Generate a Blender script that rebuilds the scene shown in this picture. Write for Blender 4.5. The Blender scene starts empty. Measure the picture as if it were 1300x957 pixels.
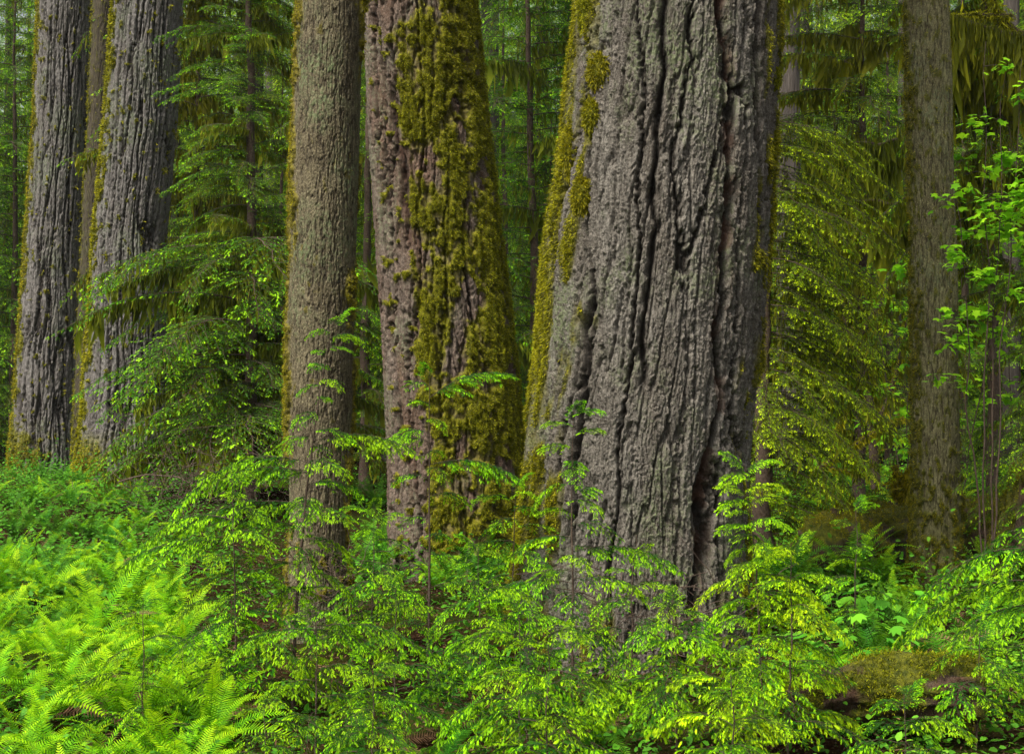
import bpy, math
import numpy as np
PI = math.pi
C = bpy.context.scene.collection
F = 1806.0            # focal length in photograph pixels (1300 wide)
CAMZ = 2.4
def wx(px, D): return (px - 650.0) / F * D
def wz(py, D): return CAMZ - (py - 478.5) / F * D

# ------------------------------------------------------------------ noise
def _tab(per, seed):
    a = np.random.default_rng(seed).uniform(0, 2*PI, (per, 256))
    return np.cos(a), np.sin(a)
def pn(u, v, per=256, seed=0):
    gx, gy = _tab(per, seed)
    iu = np.floor(u).astype(np.int64); iv = np.floor(v).astype(np.int64)
    fu = u - iu; fv = v - iv
    su = fu*fu*fu*(fu*(fu*6-15)+10); sv = fv*fv*fv*(fv*(fv*6-15)+10)
    def d(a, b):
        i = (iu+a) % per; j = (iv+b) % 256
        return gx[i, j]*(fu-a) + gy[i, j]*(fv-b)
    return 1.5*((d(0,0)*(1-su)+d(1,0)*su)*(1-sv) + (d(0,1)*(1-su)+d(1,1)*su)*sv)
def fbm(u, v, per=256, seed=0, o=3):
    s = 0; a = 1
    for k in range(o):
        s = s + a*pn(u*2**k, v*2**k, per*2**k if per < 256 else 256, seed+k); a *= .5
    return s
def sst(a, b, x):
    t = np.clip((x-a)/(b-a), 0, 1); return t*t*(3-2*t)

# ------------------------------------------------------------------ mesh helpers
def mk(name, V, Fc, mats, attrs=None, midx=None, smooth=False):
    """V (n,3), Fc (m,3) or (m,4) -> mesh data."""
    me = bpy.data.meshes.new(name)
    V = np.ascontiguousarray(V, dtype=np.float32); Fc = np.ascontiguousarray(Fc, dtype=np.int32)
    k = Fc.shape[1]; m = len(Fc)
    me.vertices.add(len(V)); me.vertices.foreach_set('co', V.ravel())
    me.loops.add(m*k); me.loops.foreach_set('vertex_index', Fc.ravel())
    me.polygons.add(m)
    me.polygons.foreach_set('loop_start', np.arange(0, m*k, k, dtype=np.int32))
    me.polygons.foreach_set('loop_total', np.full(m, k, dtype=np.int32))
    for x in mats: me.materials.append(x)
    if midx is not None: me.polygons.foreach_set('material_index', np.ascontiguousarray(midx, dtype=np.int32))
    if smooth: me.polygons.foreach_set('use_smooth', np.ones(m, dtype=bool))
    me.update(calc_edges=True)
    for nm, arr in (attrs or {}).items():
        at = me.attributes.new(nm, 'FLOAT', 'POINT')
        at.data.foreach_set('value', np.ascontiguousarray(arr, dtype=np.float32))
    return me
def obj(name, me, parent=None, loc=None):
    o = bpy.data.objects.new(name, me); C.objects.link(o)
    if parent is not None: o.parent = parent
    if loc is not None: o.location = loc
    return o
def tag(o, label=None, cat=None, group=None, kind=None):
    if label: o['label'] = label
    if cat: o['category'] = cat
    if group: o['group'] = group
    if kind: o['kind'] = kind
    return o
def empty(name, loc, label, cat, group=None, rz=0):
    o = bpy.data.objects.new(name, None); C.objects.link(o); o.location = loc; o.rotation_euler = (0, 0, rz)
    return tag(o, label, cat, group)
def copy_thing(r, loc, rz, s, label, group=None):
    c = r.copy(); C.objects.link(c); c.location = loc; c.rotation_euler = (0, 0, rz); c.scale = (s, s, s)
    c['label'] = label
    if group: c['group'] = group
    for ch in r.children:
        d = ch.copy(); C.objects.link(d); d.parent = c
    return c
def unit(a): return a/np.maximum(np.linalg.norm(a, axis=-1, keepdims=True), 1e-9)

def tube(P, R, n=5):
    """tube along points P with radii R -> V, F(quads)"""
    P = np.asarray(P, float); R = np.asarray(R, float)
    T = unit(np.gradient(P, axis=0))
    up = np.array([0, 0, 1.0]); 
    if abs(T[:, 2]).mean() > .8: up = np.array([0, 1.0, 0.05])
    A = unit(np.cross(T, up)); B = np.cross(T, A)
    a = np.arange(n)/n*2*PI
    V = P[:, None] + R[:, None, None]*(np.cos(a)[None, :, None]*A[:, None] + np.sin(a)[None, :, None]*B[:, None])
    k = len(P); i = np.arange(k-1)[:, None]*n; j = np.arange(n)[None]
    Q = np.stack([i+j, i+(j+1) % n, i+n+(j+1) % n, i+n+j], -1).reshape(-1, 4)
    return V.reshape(-1, 3), Q

class Acc:
    """collects triangles with two per-vertex values (new growth, random) and a material index"""
    def __init__(s): s.V = []; s.Fc = []; s.a = []; s.b = []; s.m = []; s.n = 0
    def add(s, V, Fc, a=0., b=0., m=0):
        V = np.asarray(V).reshape(-1, 3); Fc = np.asarray(Fc)
        if Fc.shape[1] == 4: Fc = np.concatenate([Fc[:, [0, 1, 2]], Fc[:, [0, 2, 3]]])
        s.V.append(V); s.Fc.append(Fc+s.n); s.n += len(V)
        s.a.append(np.broadcast_to(a, (len(V),)).astype(np.float32)); s.b.append(np.broadcast_to(b, (len(V),)).astype(np.float32))
        s.m.append(np.broadcast_to(m, (len(Fc),)).astype(np.int32))
    def inst(s, T, O, X, Y, Z, sc, a, b, m=0):
        """instances of template T=(V,F,ta) with frames X,Y,Z (k,3), origin O, scale sc (k,) or (k,3)"""
        V, Fc, ta = T; k = len(O)
        if k == 0: return
        sc = np.asarray(sc, float)
        if sc.ndim == 1: sc = np.repeat(sc[:, None], 3, 1)
        W = (O[:, None] + V[None, :, 0:1]*(X*sc[:, 0:1])[:, None] + V[None, :, 1:2]*(Y*sc[:, 1:2])[:, None] + V[None, :, 2:3]*(Z*sc[:, 2:3])[:, None])
        ff = (Fc[None] + (np.arange(k)*len(V))[:, None, None]).reshape(-1, 3)
        av = np.clip(np.asarray(a)[:, None] + ta[None], 0, 1).ravel()
        s.add(W.reshape(-1, 3), ff, av, np.repeat(b, len(V)), m)
    def get(s): return np.concatenate(s.V), np.concatenate(s.Fc), np.concatenate(s.a), np.concatenate(s.b), np.concatenate(s.m)
    def mesh(s, name, mats, smooth=False):
        V, Fc, a, b, m = s.get()
        return mk(name, V, Fc, mats, {'nw': a, 'rn': b}, m, smooth)

# ------------------------------------------------------------------ materials
def newmat(name):
    m = bpy.data.materials.new(name); m.use_nodes = True
    nt = m.node_tree; nt.nodes.clear()
    return m, nt, nt.nodes.new('ShaderNodeOutputMaterial')
def N(nt, t, **kw):
    n = nt.nodes.new(t)
    for k, v in kw.items():
        if k.startswith('i_'): n.inputs[k[2:].replace('_', ' ')].default_value = v
        else: setattr(n, k, v)
    return n
def ramp(nt, fac, stops):
    r = nt.nodes.new('ShaderNodeValToRGB'); e = r.color_ramp.elements
    e[0].position, e[0].color = stops[0][0], (*stops[0][1], 1)
    e[1].position, e[1].color = stops[1][0], (*stops[1][1], 1)
    for p, c in stops[2:]:
        x = e.new(p); x.color = (*c, 1)
    nt.links.new(fac, r.inputs[0]); return r.outputs[0]
def mixc(nt, fac, a, b):
    m = nt.nodes.new('ShaderNodeMix'); m.data_type = 'RGBA'
    for s, v in ((0, fac), (6, a), (7, b)):
        if hasattr(v, 'links'): nt.links.new(v, m.inputs[s])
        elif s == 0: m.inputs[s].default_value = v
        else: m.inputs[s].default_value = (*v, 1)
    return m.outputs[2]
def math_(nt, op, a, b=None):
    m = nt.nodes.new('ShaderNodeMath'); m.operation = op
    for i, v in enumerate((a, b)):
        if v is None: continue
        if hasattr(v, 'links'): nt.links.new(v, m.inputs[i])
        else: m.inputs[i].default_value = v
    return m.outputs[0]
def attr(nt, nm): return N(nt, 'ShaderNodeAttribute', attribute_name=nm).outputs['Fac']
def noise(nt, scale, detail=3, vec=None, rough=.6):
    n = N(nt, 'ShaderNodeTexNoise'); n.inputs['Scale'].default_value = scale; n.inputs['Detail'].default_value = detail; n.inputs['Roughness'].default_value = rough
    if vec is not None: nt.links.new(vec, n.inputs['Vector'])
    return n.outputs['Fac']
def objcoord(nt, sc=(1, 1, 1)):
    t = N(nt, 'ShaderNodeTexCoord'); mp = N(nt, 'ShaderNodeMapping'); mp.inputs['Scale'].default_value = sc
    nt.links.new(t.outputs['Object'], mp.inputs[0]); return mp.outputs[0]

def leafmat(name, old, mid, new, transl=.35, rough=.6, spec=.12, tint=None):
    m, nt, out = newmat(name)
    nw = attr(nt, 'nw'); rn = attr(nt, 'rn')
    col = ramp(nt, nw, [(0, old), (1, new), (.5, mid)])
    oi = N(nt, 'ShaderNodeObjectInfo').outputs['Random']
    hsv = N(nt, 'ShaderNodeHueSaturation'); nt.links.new(col, hsv.inputs['Color'])
    nt.links.new(math_(nt, 'ADD', math_(nt, 'MULTIPLY', rn, .9), .55), hsv.inputs['Value'])
    nt.links.new(math_(nt, 'ADD', math_(nt, 'MULTIPLY', oi, .03), .487), hsv.inputs['Hue'])
    b = N(nt, 'ShaderNodeBsdfPrincipled'); b.inputs['Roughness'].default_value = rough; b.inputs['Specular IOR Level'].default_value = spec
    t = N(nt, 'ShaderNodeBsdfTranslucent'); mx = N(nt, 'ShaderNodeMixShader'); mx.inputs[0].default_value = transl
    nt.links.new(hsv.outputs[0], b.inputs['Base Color']); nt.links.new(hsv.outputs[0], t.inputs[0])
    nt.links.new(b.outputs[0], mx.inputs[1]); nt.links.new(t.outputs[0], mx.inputs[2]); nt.links.new(mx.outputs[0], out.inputs[0])
    return m

def barkmat(name, top, dark, alt, lichen, lich_amt=.5, zs=.25, mossc=((.045, .05, .006), (.16, .15, .015)), red=None, bump=.025):
    m, nt, out = newmat(name)
    h = attr(nt, 'hgt'); ms = attr(nt, 'moss'); rd = attr(nt, 'red')
    vec = objcoord(nt, (1, 1, zs))
    n1 = noise(nt, 3.0, 4, vec); n2 = noise(nt, 55, 5, objcoord(nt, (1, 1, .16)), .7); n3 = noise(nt, 1.1, 5, objcoord(nt, (1, 1, .6)), .7); n4 = noise(nt, 90, 3, objcoord(nt, (1, 1, .7)))
    c = mixc(nt, ramp(nt, n1, [(.38, (0, 0, 0)), (.62, (1, 1, 1))]), top, alt)
    c = mixc(nt, math_(nt, 'MULTIPLY', ramp(nt, n2, [(.42, (0, 0, 0)), (.58, (1, 1, 1))]), .7), c, tuple(x*.35 for x in alt))
    c = mixc(nt, math_(nt, 'MULTIPLY', ramp(nt, n4, [(.5, (0, 0, 0)), (.66, (1, 1, 1))]), .5), c, tuple(min(1, x*1.7) for x in top))
    lf = math_(nt, 'MULTIPLY', ramp(nt, n3, [(.5, (0, 0, 0)), (.62, (1, 1, 1))]), lich_amt)
    lf = math_(nt, 'MULTIPLY', lf, ramp(nt, noise(nt, 28, 4, objcoord(nt)), [(.42, (0, 0, 0)), (.56, (1, 1, 1))]))
    c = mixc(nt, lf, c, lichen)
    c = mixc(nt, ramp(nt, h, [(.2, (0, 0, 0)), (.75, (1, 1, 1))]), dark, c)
    c = mixc(nt, math_(nt, 'MULTIPLY', rd, .7), c, red or (.07, .032, .018))
    mc = mixc(nt, ramp(nt, noise(nt, 22, 4, objcoord(nt)), [(.35, (0, 0, 0)), (.65, (1, 1, 1))]), mossc[0], mossc[1])
    c = mixc(nt, ramp(nt, ms, [(.15, (0, 0, 0)), (.5, (1, 1, 1))]), c, mc)
    b = N(nt, 'ShaderNodeBsdfPrincipled'); b.inputs['Roughness'].default_value = .85; b.inputs['Specular IOR Level'].default_value = .2
    nt.links.new(c, b.inputs['Base Color'])
    bp = N(nt, 'ShaderNodeBump'); bp.inputs['Distance'].default_value = bump; bp.inputs['Strength'].default_value = .9
    hh = math_(nt, 'ADD', math_(nt, 'MULTIPLY', n2, 1.0), math_(nt, 'MULTIPLY', n4, .6))
    nt.links.new(hh, bp.inputs['Height']); nt.links.new(bp.outputs[0], b.inputs['Normal'])
    nt.links.new(b.outputs[0], out.inputs[0])
    return m
def plainmat(name, c1, c2, sc=12, rough=.85, stretch=(1, 1, 1), bump=.01):
    m, nt, out = newmat(name)
    n = noise(nt, sc, 5, objcoord(nt, stretch), .65)
    c = ramp(nt, n, [(.35, c1), (.65, c2)])
    b = N(nt, 'ShaderNodeBsdfPrincipled'); b.inputs['Roughness'].default_value = rough; b.inputs['Specular IOR Level'].default_value = .2
    nt.links.new(c, b.inputs['Base Color'])
    bp = N(nt, 'ShaderNodeBump'); bp.inputs['Distance'].default_value = bump
    nt.links.new(noise(nt, sc*4, 4, objcoord(nt, stretch)), bp.inputs['Height']); nt.links.new(bp.outputs[0], b.inputs['Normal'])
    nt.links.new(b.outputs[0], out.inputs[0])
    return m

M = {}
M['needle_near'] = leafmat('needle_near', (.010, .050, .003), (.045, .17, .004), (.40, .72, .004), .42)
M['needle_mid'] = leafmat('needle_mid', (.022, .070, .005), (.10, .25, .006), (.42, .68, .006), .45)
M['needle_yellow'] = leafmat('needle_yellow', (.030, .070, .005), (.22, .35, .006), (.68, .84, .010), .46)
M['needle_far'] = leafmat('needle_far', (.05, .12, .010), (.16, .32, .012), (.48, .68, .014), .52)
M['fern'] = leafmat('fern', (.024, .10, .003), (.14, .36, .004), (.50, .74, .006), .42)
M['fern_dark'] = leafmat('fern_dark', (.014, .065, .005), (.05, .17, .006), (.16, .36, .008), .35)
M['broad'] = leafmat('broad', (.04, .15, .012), (.10, .30, .015), (.24, .48, .02), .4)
M['maple'] = leafmat('maple', (.08, .30, .012), (.22, .55, .015), (.42, .80, .02), .55)
M['moss'] = leafmat('moss', (.045, .055, .003), (.20, .19, .005), (.52, .46, .008), .38)
M['hangmoss'] = leafmat('hangmoss', (.07, .085, .006), (.17, .19, .010), (.34, .34, .015), .5)
M['dead'] = leafmat('dead', (.05, .028, .014), (.11, .06, .03), (.2, .12, .06), .1)
M['twig'] = plainmat('twig', (.045, .028, .018), (.10, .07, .05), 30)
M['bark_far'] = plainmat('bark_far', (.03, .024, .02), (.085, .07, .058), 6, stretch=(1, 1, .1), bump=.04)
M['bark_fir'] = barkmat('bark_fir', (.18, .165, .15), (.022, .017, .013), (.12, .105, .092), (.12, .15, .075), .6)
M['bark_big'] = barkmat('bark_big', (.165, .148, .122), (.016, .012, .008), (.095, .079, .06), (.13, .155, .07), .7, mossc=((.05, .05, .006), (.13, .115, .012)))
M['bark_mossy'] = barkmat('bark_mossy', (.15, .118, .092), (.028, .016, .010), (.115, .066, .042), (.16, .18, .10), .5, mossc=((.06, .06, .004), (.19, .17, .007)))
M['bark_hem'] = barkmat('bark_hem', (.165, .138, .080), (.028, .020, .011), (.095, .076, .042), (.125, .16, .07), .8, zs=.35, mossc=((.06, .05, .008), (.15, .125, .012)), bump=.012)
M['bark_log'] = barkmat('bark_log', (.07, .05, .032), (.015, .010, .006), (.085, .042, .022), (.06, .07, .03), .6, zs=1, mossc=((.03, .04, .003), (.12, .12, .006)), bump=.03)
M['bark_slim'] = barkmat('bark_slim', (.075, .06, .036), (.02, .015, .009), (.05, .04, .022), (.08, .09, .04), .5, zs=.4, mossc=((.03, .03, .005), (.07, .065, .01)), bump=.01)
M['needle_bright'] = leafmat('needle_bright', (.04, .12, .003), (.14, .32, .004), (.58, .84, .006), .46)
M['bark_grn'] = barkmat('bark_grn', (.21, .19, .09), (.045, .036, .018), (.145, .125, .06), (.12, .14, .07), .8, zs=.4, mossc=((.05, .055, .008), (.11, .105, .015)), bump=.008)

# ------------------------------------------------------------------ ground
def gz(x, y):
    x = np.asarray(x, float); y = np.asarray(y, float)
    near = sst(14, 20, y)
    return .22*pn(x/4.+31, y/4.+7, 256, 5) + .12*pn(x/1.3+3, y/1.3+9, 256, 6)*(.4+.6*near) + .35*pn(x/15.+8, y/15.+1, 256, 7)*near + .5*sst(40, 80, y)
def ground():
    xs = np.concatenate([-np.geomspace(400, 12, 40), np.linspace(-12, 12, 260)[1:-1], np.geomspace(12, 400, 40)])
    ys = np.concatenate([[-300, -100, -40, -15, -5, 0, 3], np.linspace(5, 30, 270), np.geomspace(30.3, 600, 110)])
    X, Y = np.meshgrid(xs, ys); Z = gz(X, Y)
    Z += .03*fbm(X/.35, Y/.35, 256, 40)*(Y < 35)
    nx, ny = len(xs), len(ys)
    i = np.arange(ny-1)[:, None]*nx; j = np.arange(nx-1)[None]
    Q = np.stack([i+j, i+j+1, i+nx+j+1, i+nx+j], -1).reshape(-1, 4)
    m, nt, out = newmat('forest_floor')
    c = mixc(nt, ramp(nt, noise(nt, .9, 5, objcoord(nt)), [(.42, (0, 0, 0)), (.58, (1, 1, 1))]), (.014, .008, .004), (.016, .030, .003))
    c = mixc(nt, math_(nt, 'MULTIPLY', ramp(nt, noise(nt, 25, 4, objcoord(nt)), [(.45, (0, 0, 0)), (.6, (1, 1, 1))]), .6), c, (.045, .024, .012))
    b = N(nt, 'ShaderNodeBsdfPrincipled'); b.inputs['Roughness'].default_value = 1; b.inputs['Specular IOR Level'].default_value = 0
    nt.links.new(c, b.inputs['Base Color'])
    bp = N(nt, 'ShaderNodeBump'); bp.inputs['Distance'].default_value = .03
    nt.links.new(noise(nt, 30, 5, objcoord(nt)), bp.inputs['Height']); nt.links.new(bp.outputs[0], b.inputs['Normal'])
    nt.links.new(b.outputs[0], out.inputs[0])
    o = obj('ground', mk('ground', np.stack([X, Y, Z], -1).reshape(-1, 3), Q, [m], smooth=True))
    tag(o, 'forest floor of brown litter and moss', 'ground', kind='structure')
ground()

# ------------------------------------------------------------------ big trunks
def trunk_surface(prof, D, ztop, na, dz, bark, moss, cracks=(), seed=0):
    """prof rows (py, xleft, xright) in photograph pixels at distance D. Returns a dict with the surface grid."""
    p = np.array(prof, float)
    zs = wz(p[:, 0], D); cx = wx((p[:, 1]+p[:, 2])/2, D); rr = (p[:, 2]-p[:, 1])/2/F*D
    o = np.argsort(zs); zs, cx, rr = zs[o], cx[o], rr[o]
    x0 = float(np.interp(0, zs, cx)); g0 = float(gz(x0, D)) - .25
    zv = wz(0, D) + .3
    z = np.concatenate([np.arange(g0, zv, dz), np.linspace(zv, ztop, 60)[1:]])
    kx = (cx[-1]-cx[-3])/(zs[-1]-zs[-3])*.35; kr = (rr[-1]-rr[-3])/(zs[-1]-zs[-3])
    def sm(a):
        w = max(3, int(.35/dz)); b = np.convolve(np.pad(a, w, mode='edge'), np.hanning(2*w+1)/np.hanning(2*w+1).sum(), 'same'); return b[w:-w]
    CX = sm(np.where(z > zs[-1], cx[-1]+kx*(z-zs[-1]), np.interp(z, zs, cx)))
    R = np.where(z > zs[-1], np.maximum(rr[-1]*np.clip(1-(z-zs[-1])/(ztop*1.6), .2, 1), .05), np.interp(z, zs, rr)); R = sm(R)
    Rb = float(np.median(R[z < zv])); 
    th = np.arange(na)/na*2*PI - PI
    TH, Z = np.meshgrid(th, z)
    U = TH*Rb + PI*Rb; per = 2*PI*Rb
    def q(cell):      # noise cell size rounded so the pattern closes round the trunk
        n = max(3, int(round(per/cell))); return n, U/per*n
    S = dict(TH=TH, Z=Z, q=q, CX=CX[:, None], R=R[:, None], Rb=Rb, seed=seed, D=D)
    h, hn = bark(S)
    red = np.zeros_like(h)
    for path, w, dep, rd in cracks:
        pp = np.array(path, float); zc = wz(pp[:, 0], D); o = np.argsort(zc)
        xc = np.interp(Z[:, 0], zc[o], wx(pp[o, 1], D), left=np.nan, right=np.nan)
        s = np.clip((xc-CX)/R, -.97, .97); tc = np.arcsin(s)
        tc = tc + (.09*fbm(Z[:, 0]/.5, Z[:, 0]*0+seed+w*50, 256, seed+3))/R*.5
        d = np.abs(TH - tc[:, None])*R[:, None]
        n, u = q(.06)
        ww = w*(1+.6*fbm(u, Z/.22, n, seed+9)[:, :])
        g = np.nan_to_num(np.exp(-(d/np.maximum(ww, .012))**2), nan=0)
        g = g*sst(zc.min(), zc.min()+.45, Z)*sst(zc.max(), zc.max()-.7, Z) if zc.max() < zv-.2 else g*sst(zc.min(), zc.min()+.45, Z)
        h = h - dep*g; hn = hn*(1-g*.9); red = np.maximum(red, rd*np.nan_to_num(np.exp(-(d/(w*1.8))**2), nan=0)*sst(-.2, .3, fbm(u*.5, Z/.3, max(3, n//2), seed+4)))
    S['h'] = h; mo = moss(S); S['moss'] = mo
    n, u = q(.09); lump = .5+.5*fbm(u, Z/.11, n, seed+21)
    n, u = q(.025)
    h = h + sst(.3, .8, mo)*(.012+.035*np.clip(lump, 0, 1)*S.get('bulge', 1)) + sst(.2, .6, mo)*.006*pn(u, Z/.03, n, seed+22)
    h = h - h.mean()*.95
    S['X'] = S['CX'] + (S['R']+h)*np.sin(TH); S['Y'] = D - (S['R']+h)*np.cos(TH)
    S['hn'] = hn; S['red'] = red; S['x0'] = x0; S['na'] = na; S['z'] = z
    return S
def surf_mesh(name, S, mat, x0, y0):
    na = S['na']; nz = len(S['z'])
    V = np.stack([S['X']-x0, S['Y']-y0, S['Z']], -1).reshape(-1, 3)
    i = np.arange(nz-1)[:, None]*na; j = np.arange(na)[None]
    Q = np.stack([i+j, i+(j+1) % na, i+na+(j+1) % na, i+na+j], -1).reshape(-1, 4)
    return mk(name, V, Q, [mat], {'hgt': S['hn'].ravel(), 'moss': S['moss'].ravel(), 'red': S['red'].ravel()}, smooth=True)
BL = (np.array([[0, -.5, 0], [0, .5, 0], [.55, .32, .1], [1, 0, -.12]]), np.array([[0, 1, 2], [0, 2, 3]]), np.array([-.15, -.15, 0, .25]))
def moss_blades(S, n, ln, wd, x0, y0, seed, hang=.6, thr=.35):
    r = np.random.default_rng(seed)
    view = (S['Z'][:, 0] < wz(0, S['D'])+.4)
    mo = S['moss'][view]; w = np.clip(mo-thr, 0, None)*(np.cos(S['TH'][view]) > -.35)
    p = w.ravel(); tot = p.sum()
    if tot <= 0: return None
    idx = r.choice(len(p), n, p=p/tot)
    X = S['X'][view].ravel()[idx]; Y = S['Y'][view].ravel()[idx]; Z = S['Z'][view].ravel()[idx]; T = S['TH'][view].ravel()[idx]
    k = len(idx)
    O = np.stack([X-x0, Y-y0, Z], -1) + r.normal(0, .006, (k, 3))
    out = np.stack([np.sin(T), -np.cos(T), 0*T], -1)
    Xd = unit(out + r.normal(0, .5, (k, 3)) + np.array([0, 0, -1])*hang*r.uniform(.2, 1.4, (k, 1)))
    Yd = unit(np.cross(Xd, r.normal(0, 1, (k, 3)))); Zd = np.cross(Xd, Yd)
    L = r.uniform(.5, 1.5, k)*ln
    a = Acc(); a.inst(BL, O, Xd, Yd, Zd, np.stack([L, np.full(k, wd), L], -1), r.beta(2, 2, k)*.9, r.uniform(.2, .8, k)); return a
def add_trunk_tree(name, label, S, mat, n_bl=0, ln=.03, wd=.008, hang=.6, parent_name='trunk', cat='tree'):
    x0, y0 = S['x0'], S['D']
    t = empty(name, (x0, y0, 0), label, cat)
    obj(parent_name, surf_mesh(name, S, mat, x0, y0), t)
    if n_bl:
        a = moss_blades(S, n_bl, ln, wd, x0, y0, S['seed']+77, hang)
        if a: o = obj('moss', a.mesh('moss', [M['moss']]), t); tag(o, kind='stuff')
    return t

def saw(x): return x-np.floor(x)
def flakes(S, cell, zc, seed, skew=.5):
    """shingled bark scales: a warped saw-tooth, sharp at the lower edge of each scale"""
    n, u = S['q'](cell*4); w1 = fbm(u, S['Z']/(zc*4), n, seed, 3)
    n, u = S['q'](cell); w2 = fbm(u, S['Z']/(zc*1.3), n, seed+5, 2)
    k, uu = S['q'](cell*2)
    return saw(S['Z']/zc*.6 + 2.2*w1 + 1.1*w2)*(.4+.6*saw(uu*skew*2+1.6*w2+w1 - S['Z']/zc*.35))
def fir_bark(big=.4, bigz=2.4, mid=.14, midz=.8, A=.085, B=.03, Cc=.012, w=.13, fs=.05):
    def f(S):
        Z = S['Z']; q = S['q']; sd = S['seed']
        n, u = q(big*3); wu = .22*fbm(u, Z/1.6, n, sd+30)
        n, u = q(.045); jag = fbm(u, Z/.09, n, sd+31, 2)
        n, u = q(big); n1 = np.abs(pn(u+wu, Z/bigz, n, sd+1)+.06*jag); f1 = sst(0, w, n1)
        n, u = q(mid); n2 = np.abs(pn(u+wu*2, Z/midz, n, sd+2)+.35*pn(u*2, Z/(midz*.5), n*2, sd+12)+.10*jag); f2 = sst(0, .2, n2)
        n, u = q(.045); n3 = np.abs(fbm(u+.4*wu, Z/.38, n, sd+3, 2)); f3 = sst(0, .3, n3)
        fa = flakes(S, fs*1.5, fs*5, sd+50); fb = flakes(S, fs*.6, fs*1.9, sd+60)
        n, u = q(.016); n4 = 1-2*np.abs(pn(u+.3*jag, Z/.16, n, sd+4))
        h = A*f1*(.75+.25*f2) + B*f2 + Cc*f3*.6 + .005*n4 + (.026*fa + .013*fb)*(.4+.6*f1)
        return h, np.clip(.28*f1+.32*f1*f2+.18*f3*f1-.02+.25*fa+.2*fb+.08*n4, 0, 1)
    return f
def hem_bark(A=.012):
    def f(S):
        Z = S['Z']; q = S['q']; sd = S['seed']
        n, u = q(.035); jag = fbm(u, Z/.06, n, sd+31, 2)
        n, u = q(.05); n1 = np.abs(fbm(u, Z/.34, n, sd+1, 2)+.12*jag); f1 = sst(0, .25, n1)
        fa = flakes(S, .05, .10, sd+50); fb = flakes(S, .025, .045, sd+60)
        n, u = q(.3); n3 = pn(u, Z/.9, n, sd+3)
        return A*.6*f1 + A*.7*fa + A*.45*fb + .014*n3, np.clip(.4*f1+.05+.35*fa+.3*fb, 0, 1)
    return f

def side(S, s, a, b, noise_amt=.5, cell=.25, zc=.5):
    n, u = S['q'](cell); nz = fbm(u, S['Z']/zc, n, S['seed']+15)
    return sst(a, b, s*np.sin(S['TH']) + noise_amt*nz)*(np.cos(S['TH']) > -.6)

# main giant
def m_big(S):
    TH, Z, q = S['TH'], S['Z'], S['q']
    s = np.sin(TH)
    n, u = q(.3); nz = fbm(u, Z/.8, n, 151)
    lim = .80 + .08*sst(2, 0, Z)
    e = sst(-.1, .12, -s - lim + .22*nz)
    n, u = q(.12); st = sst(-.05, .35, fbm(u, Z/1.2, n, 152)+.12)
    e2 = sst(.72, .93, s+.1*nz)*sst(.1, .4, pn(u, Z/.4, n, 153))
    low = sst(1.0, .2, Z)*sst(-.1, .4, nz)*.5
    S['bulge'] = .6
    return np.clip(np.maximum(e*(.35+.65*st), np.maximum(e2*.9, low)), 0, 1)*(np.cos(TH) > -.7)
big_prof = [(0, 737, 985), (150, 719, 980), (300, 697, 972), (450, 686, 961), (550, 672, 949), (650, 664, 943), (740, 655, 945), (850, 640, 960)]
S5 = trunk_surface(big_prof, 12.5, 34, 860, .0072, fir_bark(.46, 3.6, .15, 1.3, .058, .025, .012, .085, fs=.042), m_big,
    cracks=[([(-30, 830), (60, 826), (150, 822), (300, 815), (420, 806), (520, 800)], .028, .10, 0),
            ([(-30, 893), (60, 900), (150, 911), (300, 905), (420, 897), (520, 895), (600, 880), (720, 868), (870, 862)], .04, .10, .9),
            ([(330, 752), (400, 744), (480, 735), (560, 726), (640, 722), (720, 716)], .04, .12, 0),
            ([(540, 880), (600, 872), (660, 878), (740, 880)], .07, .11, .3),
            ([(-30, 950), (100, 940), (200, 948), (300, 952), (450, 944)], .03, .08, .2)], seed=11)
tree_big = add_trunk_tree('douglas_fir', 'massive fir trunk with deep furrowed grey bark, the widest of all', S5, M['bark_big'], 60000, .03, .006, .9)

# mossy reddish fir
def m_mossy(S):
    TH, Z, q = S['TH'], S['Z'], S['q']
    s = np.sin(TH)
    n, u = q(.42); a = fbm(u, Z/.75, n, 161, 4)
    n, u = q(.13); b = fbm(u, Z/.17, n, 162, 2)
    cover = sst(-.48, -.15, s+.15*a)
    e = sst(.55, .95, s)
    S['bulge'] = 1.1
    return np.clip((.36*sst(-.7, -.1, a)+.72*sst(-.25, .5, a*.75+b*.8+.05+.5*e))*cover + .9*sst(.40, .5, a*.4+b*.9)*(1-cover)*(s > -.85), 0, 1)
moss_prof = [(0, 461, 600), (150, 469, 616), (300, 478, 633), (450, 488, 651), (600, 494, 664), (700, 494, 672), (800, 488, 690)]
S4 = trunk_surface(moss_prof, 18, 36, 440, .0115, fir_bark(.42, 3.0, .15, .7, .07, .035, .014, .10), m_mossy,
    cracks=[([(-20, 478), (60, 480), (150, 482), (300, 492), (450, 503), (600, 515)], .03, .09, 0),
            ([(90, 508), (160, 505), (250, 520), (330, 525)], .05, .07, .6),
            ([(540, 626), (600, 634), (670, 640)], .06, .12, .5)], seed=23)
tree_mossy = add_trunk_tree('douglas_fir', 'reddish fir trunk padded with thick yellow-green moss', S4, M['bark_mossy'], 190000, .024, .007, .7)

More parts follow.
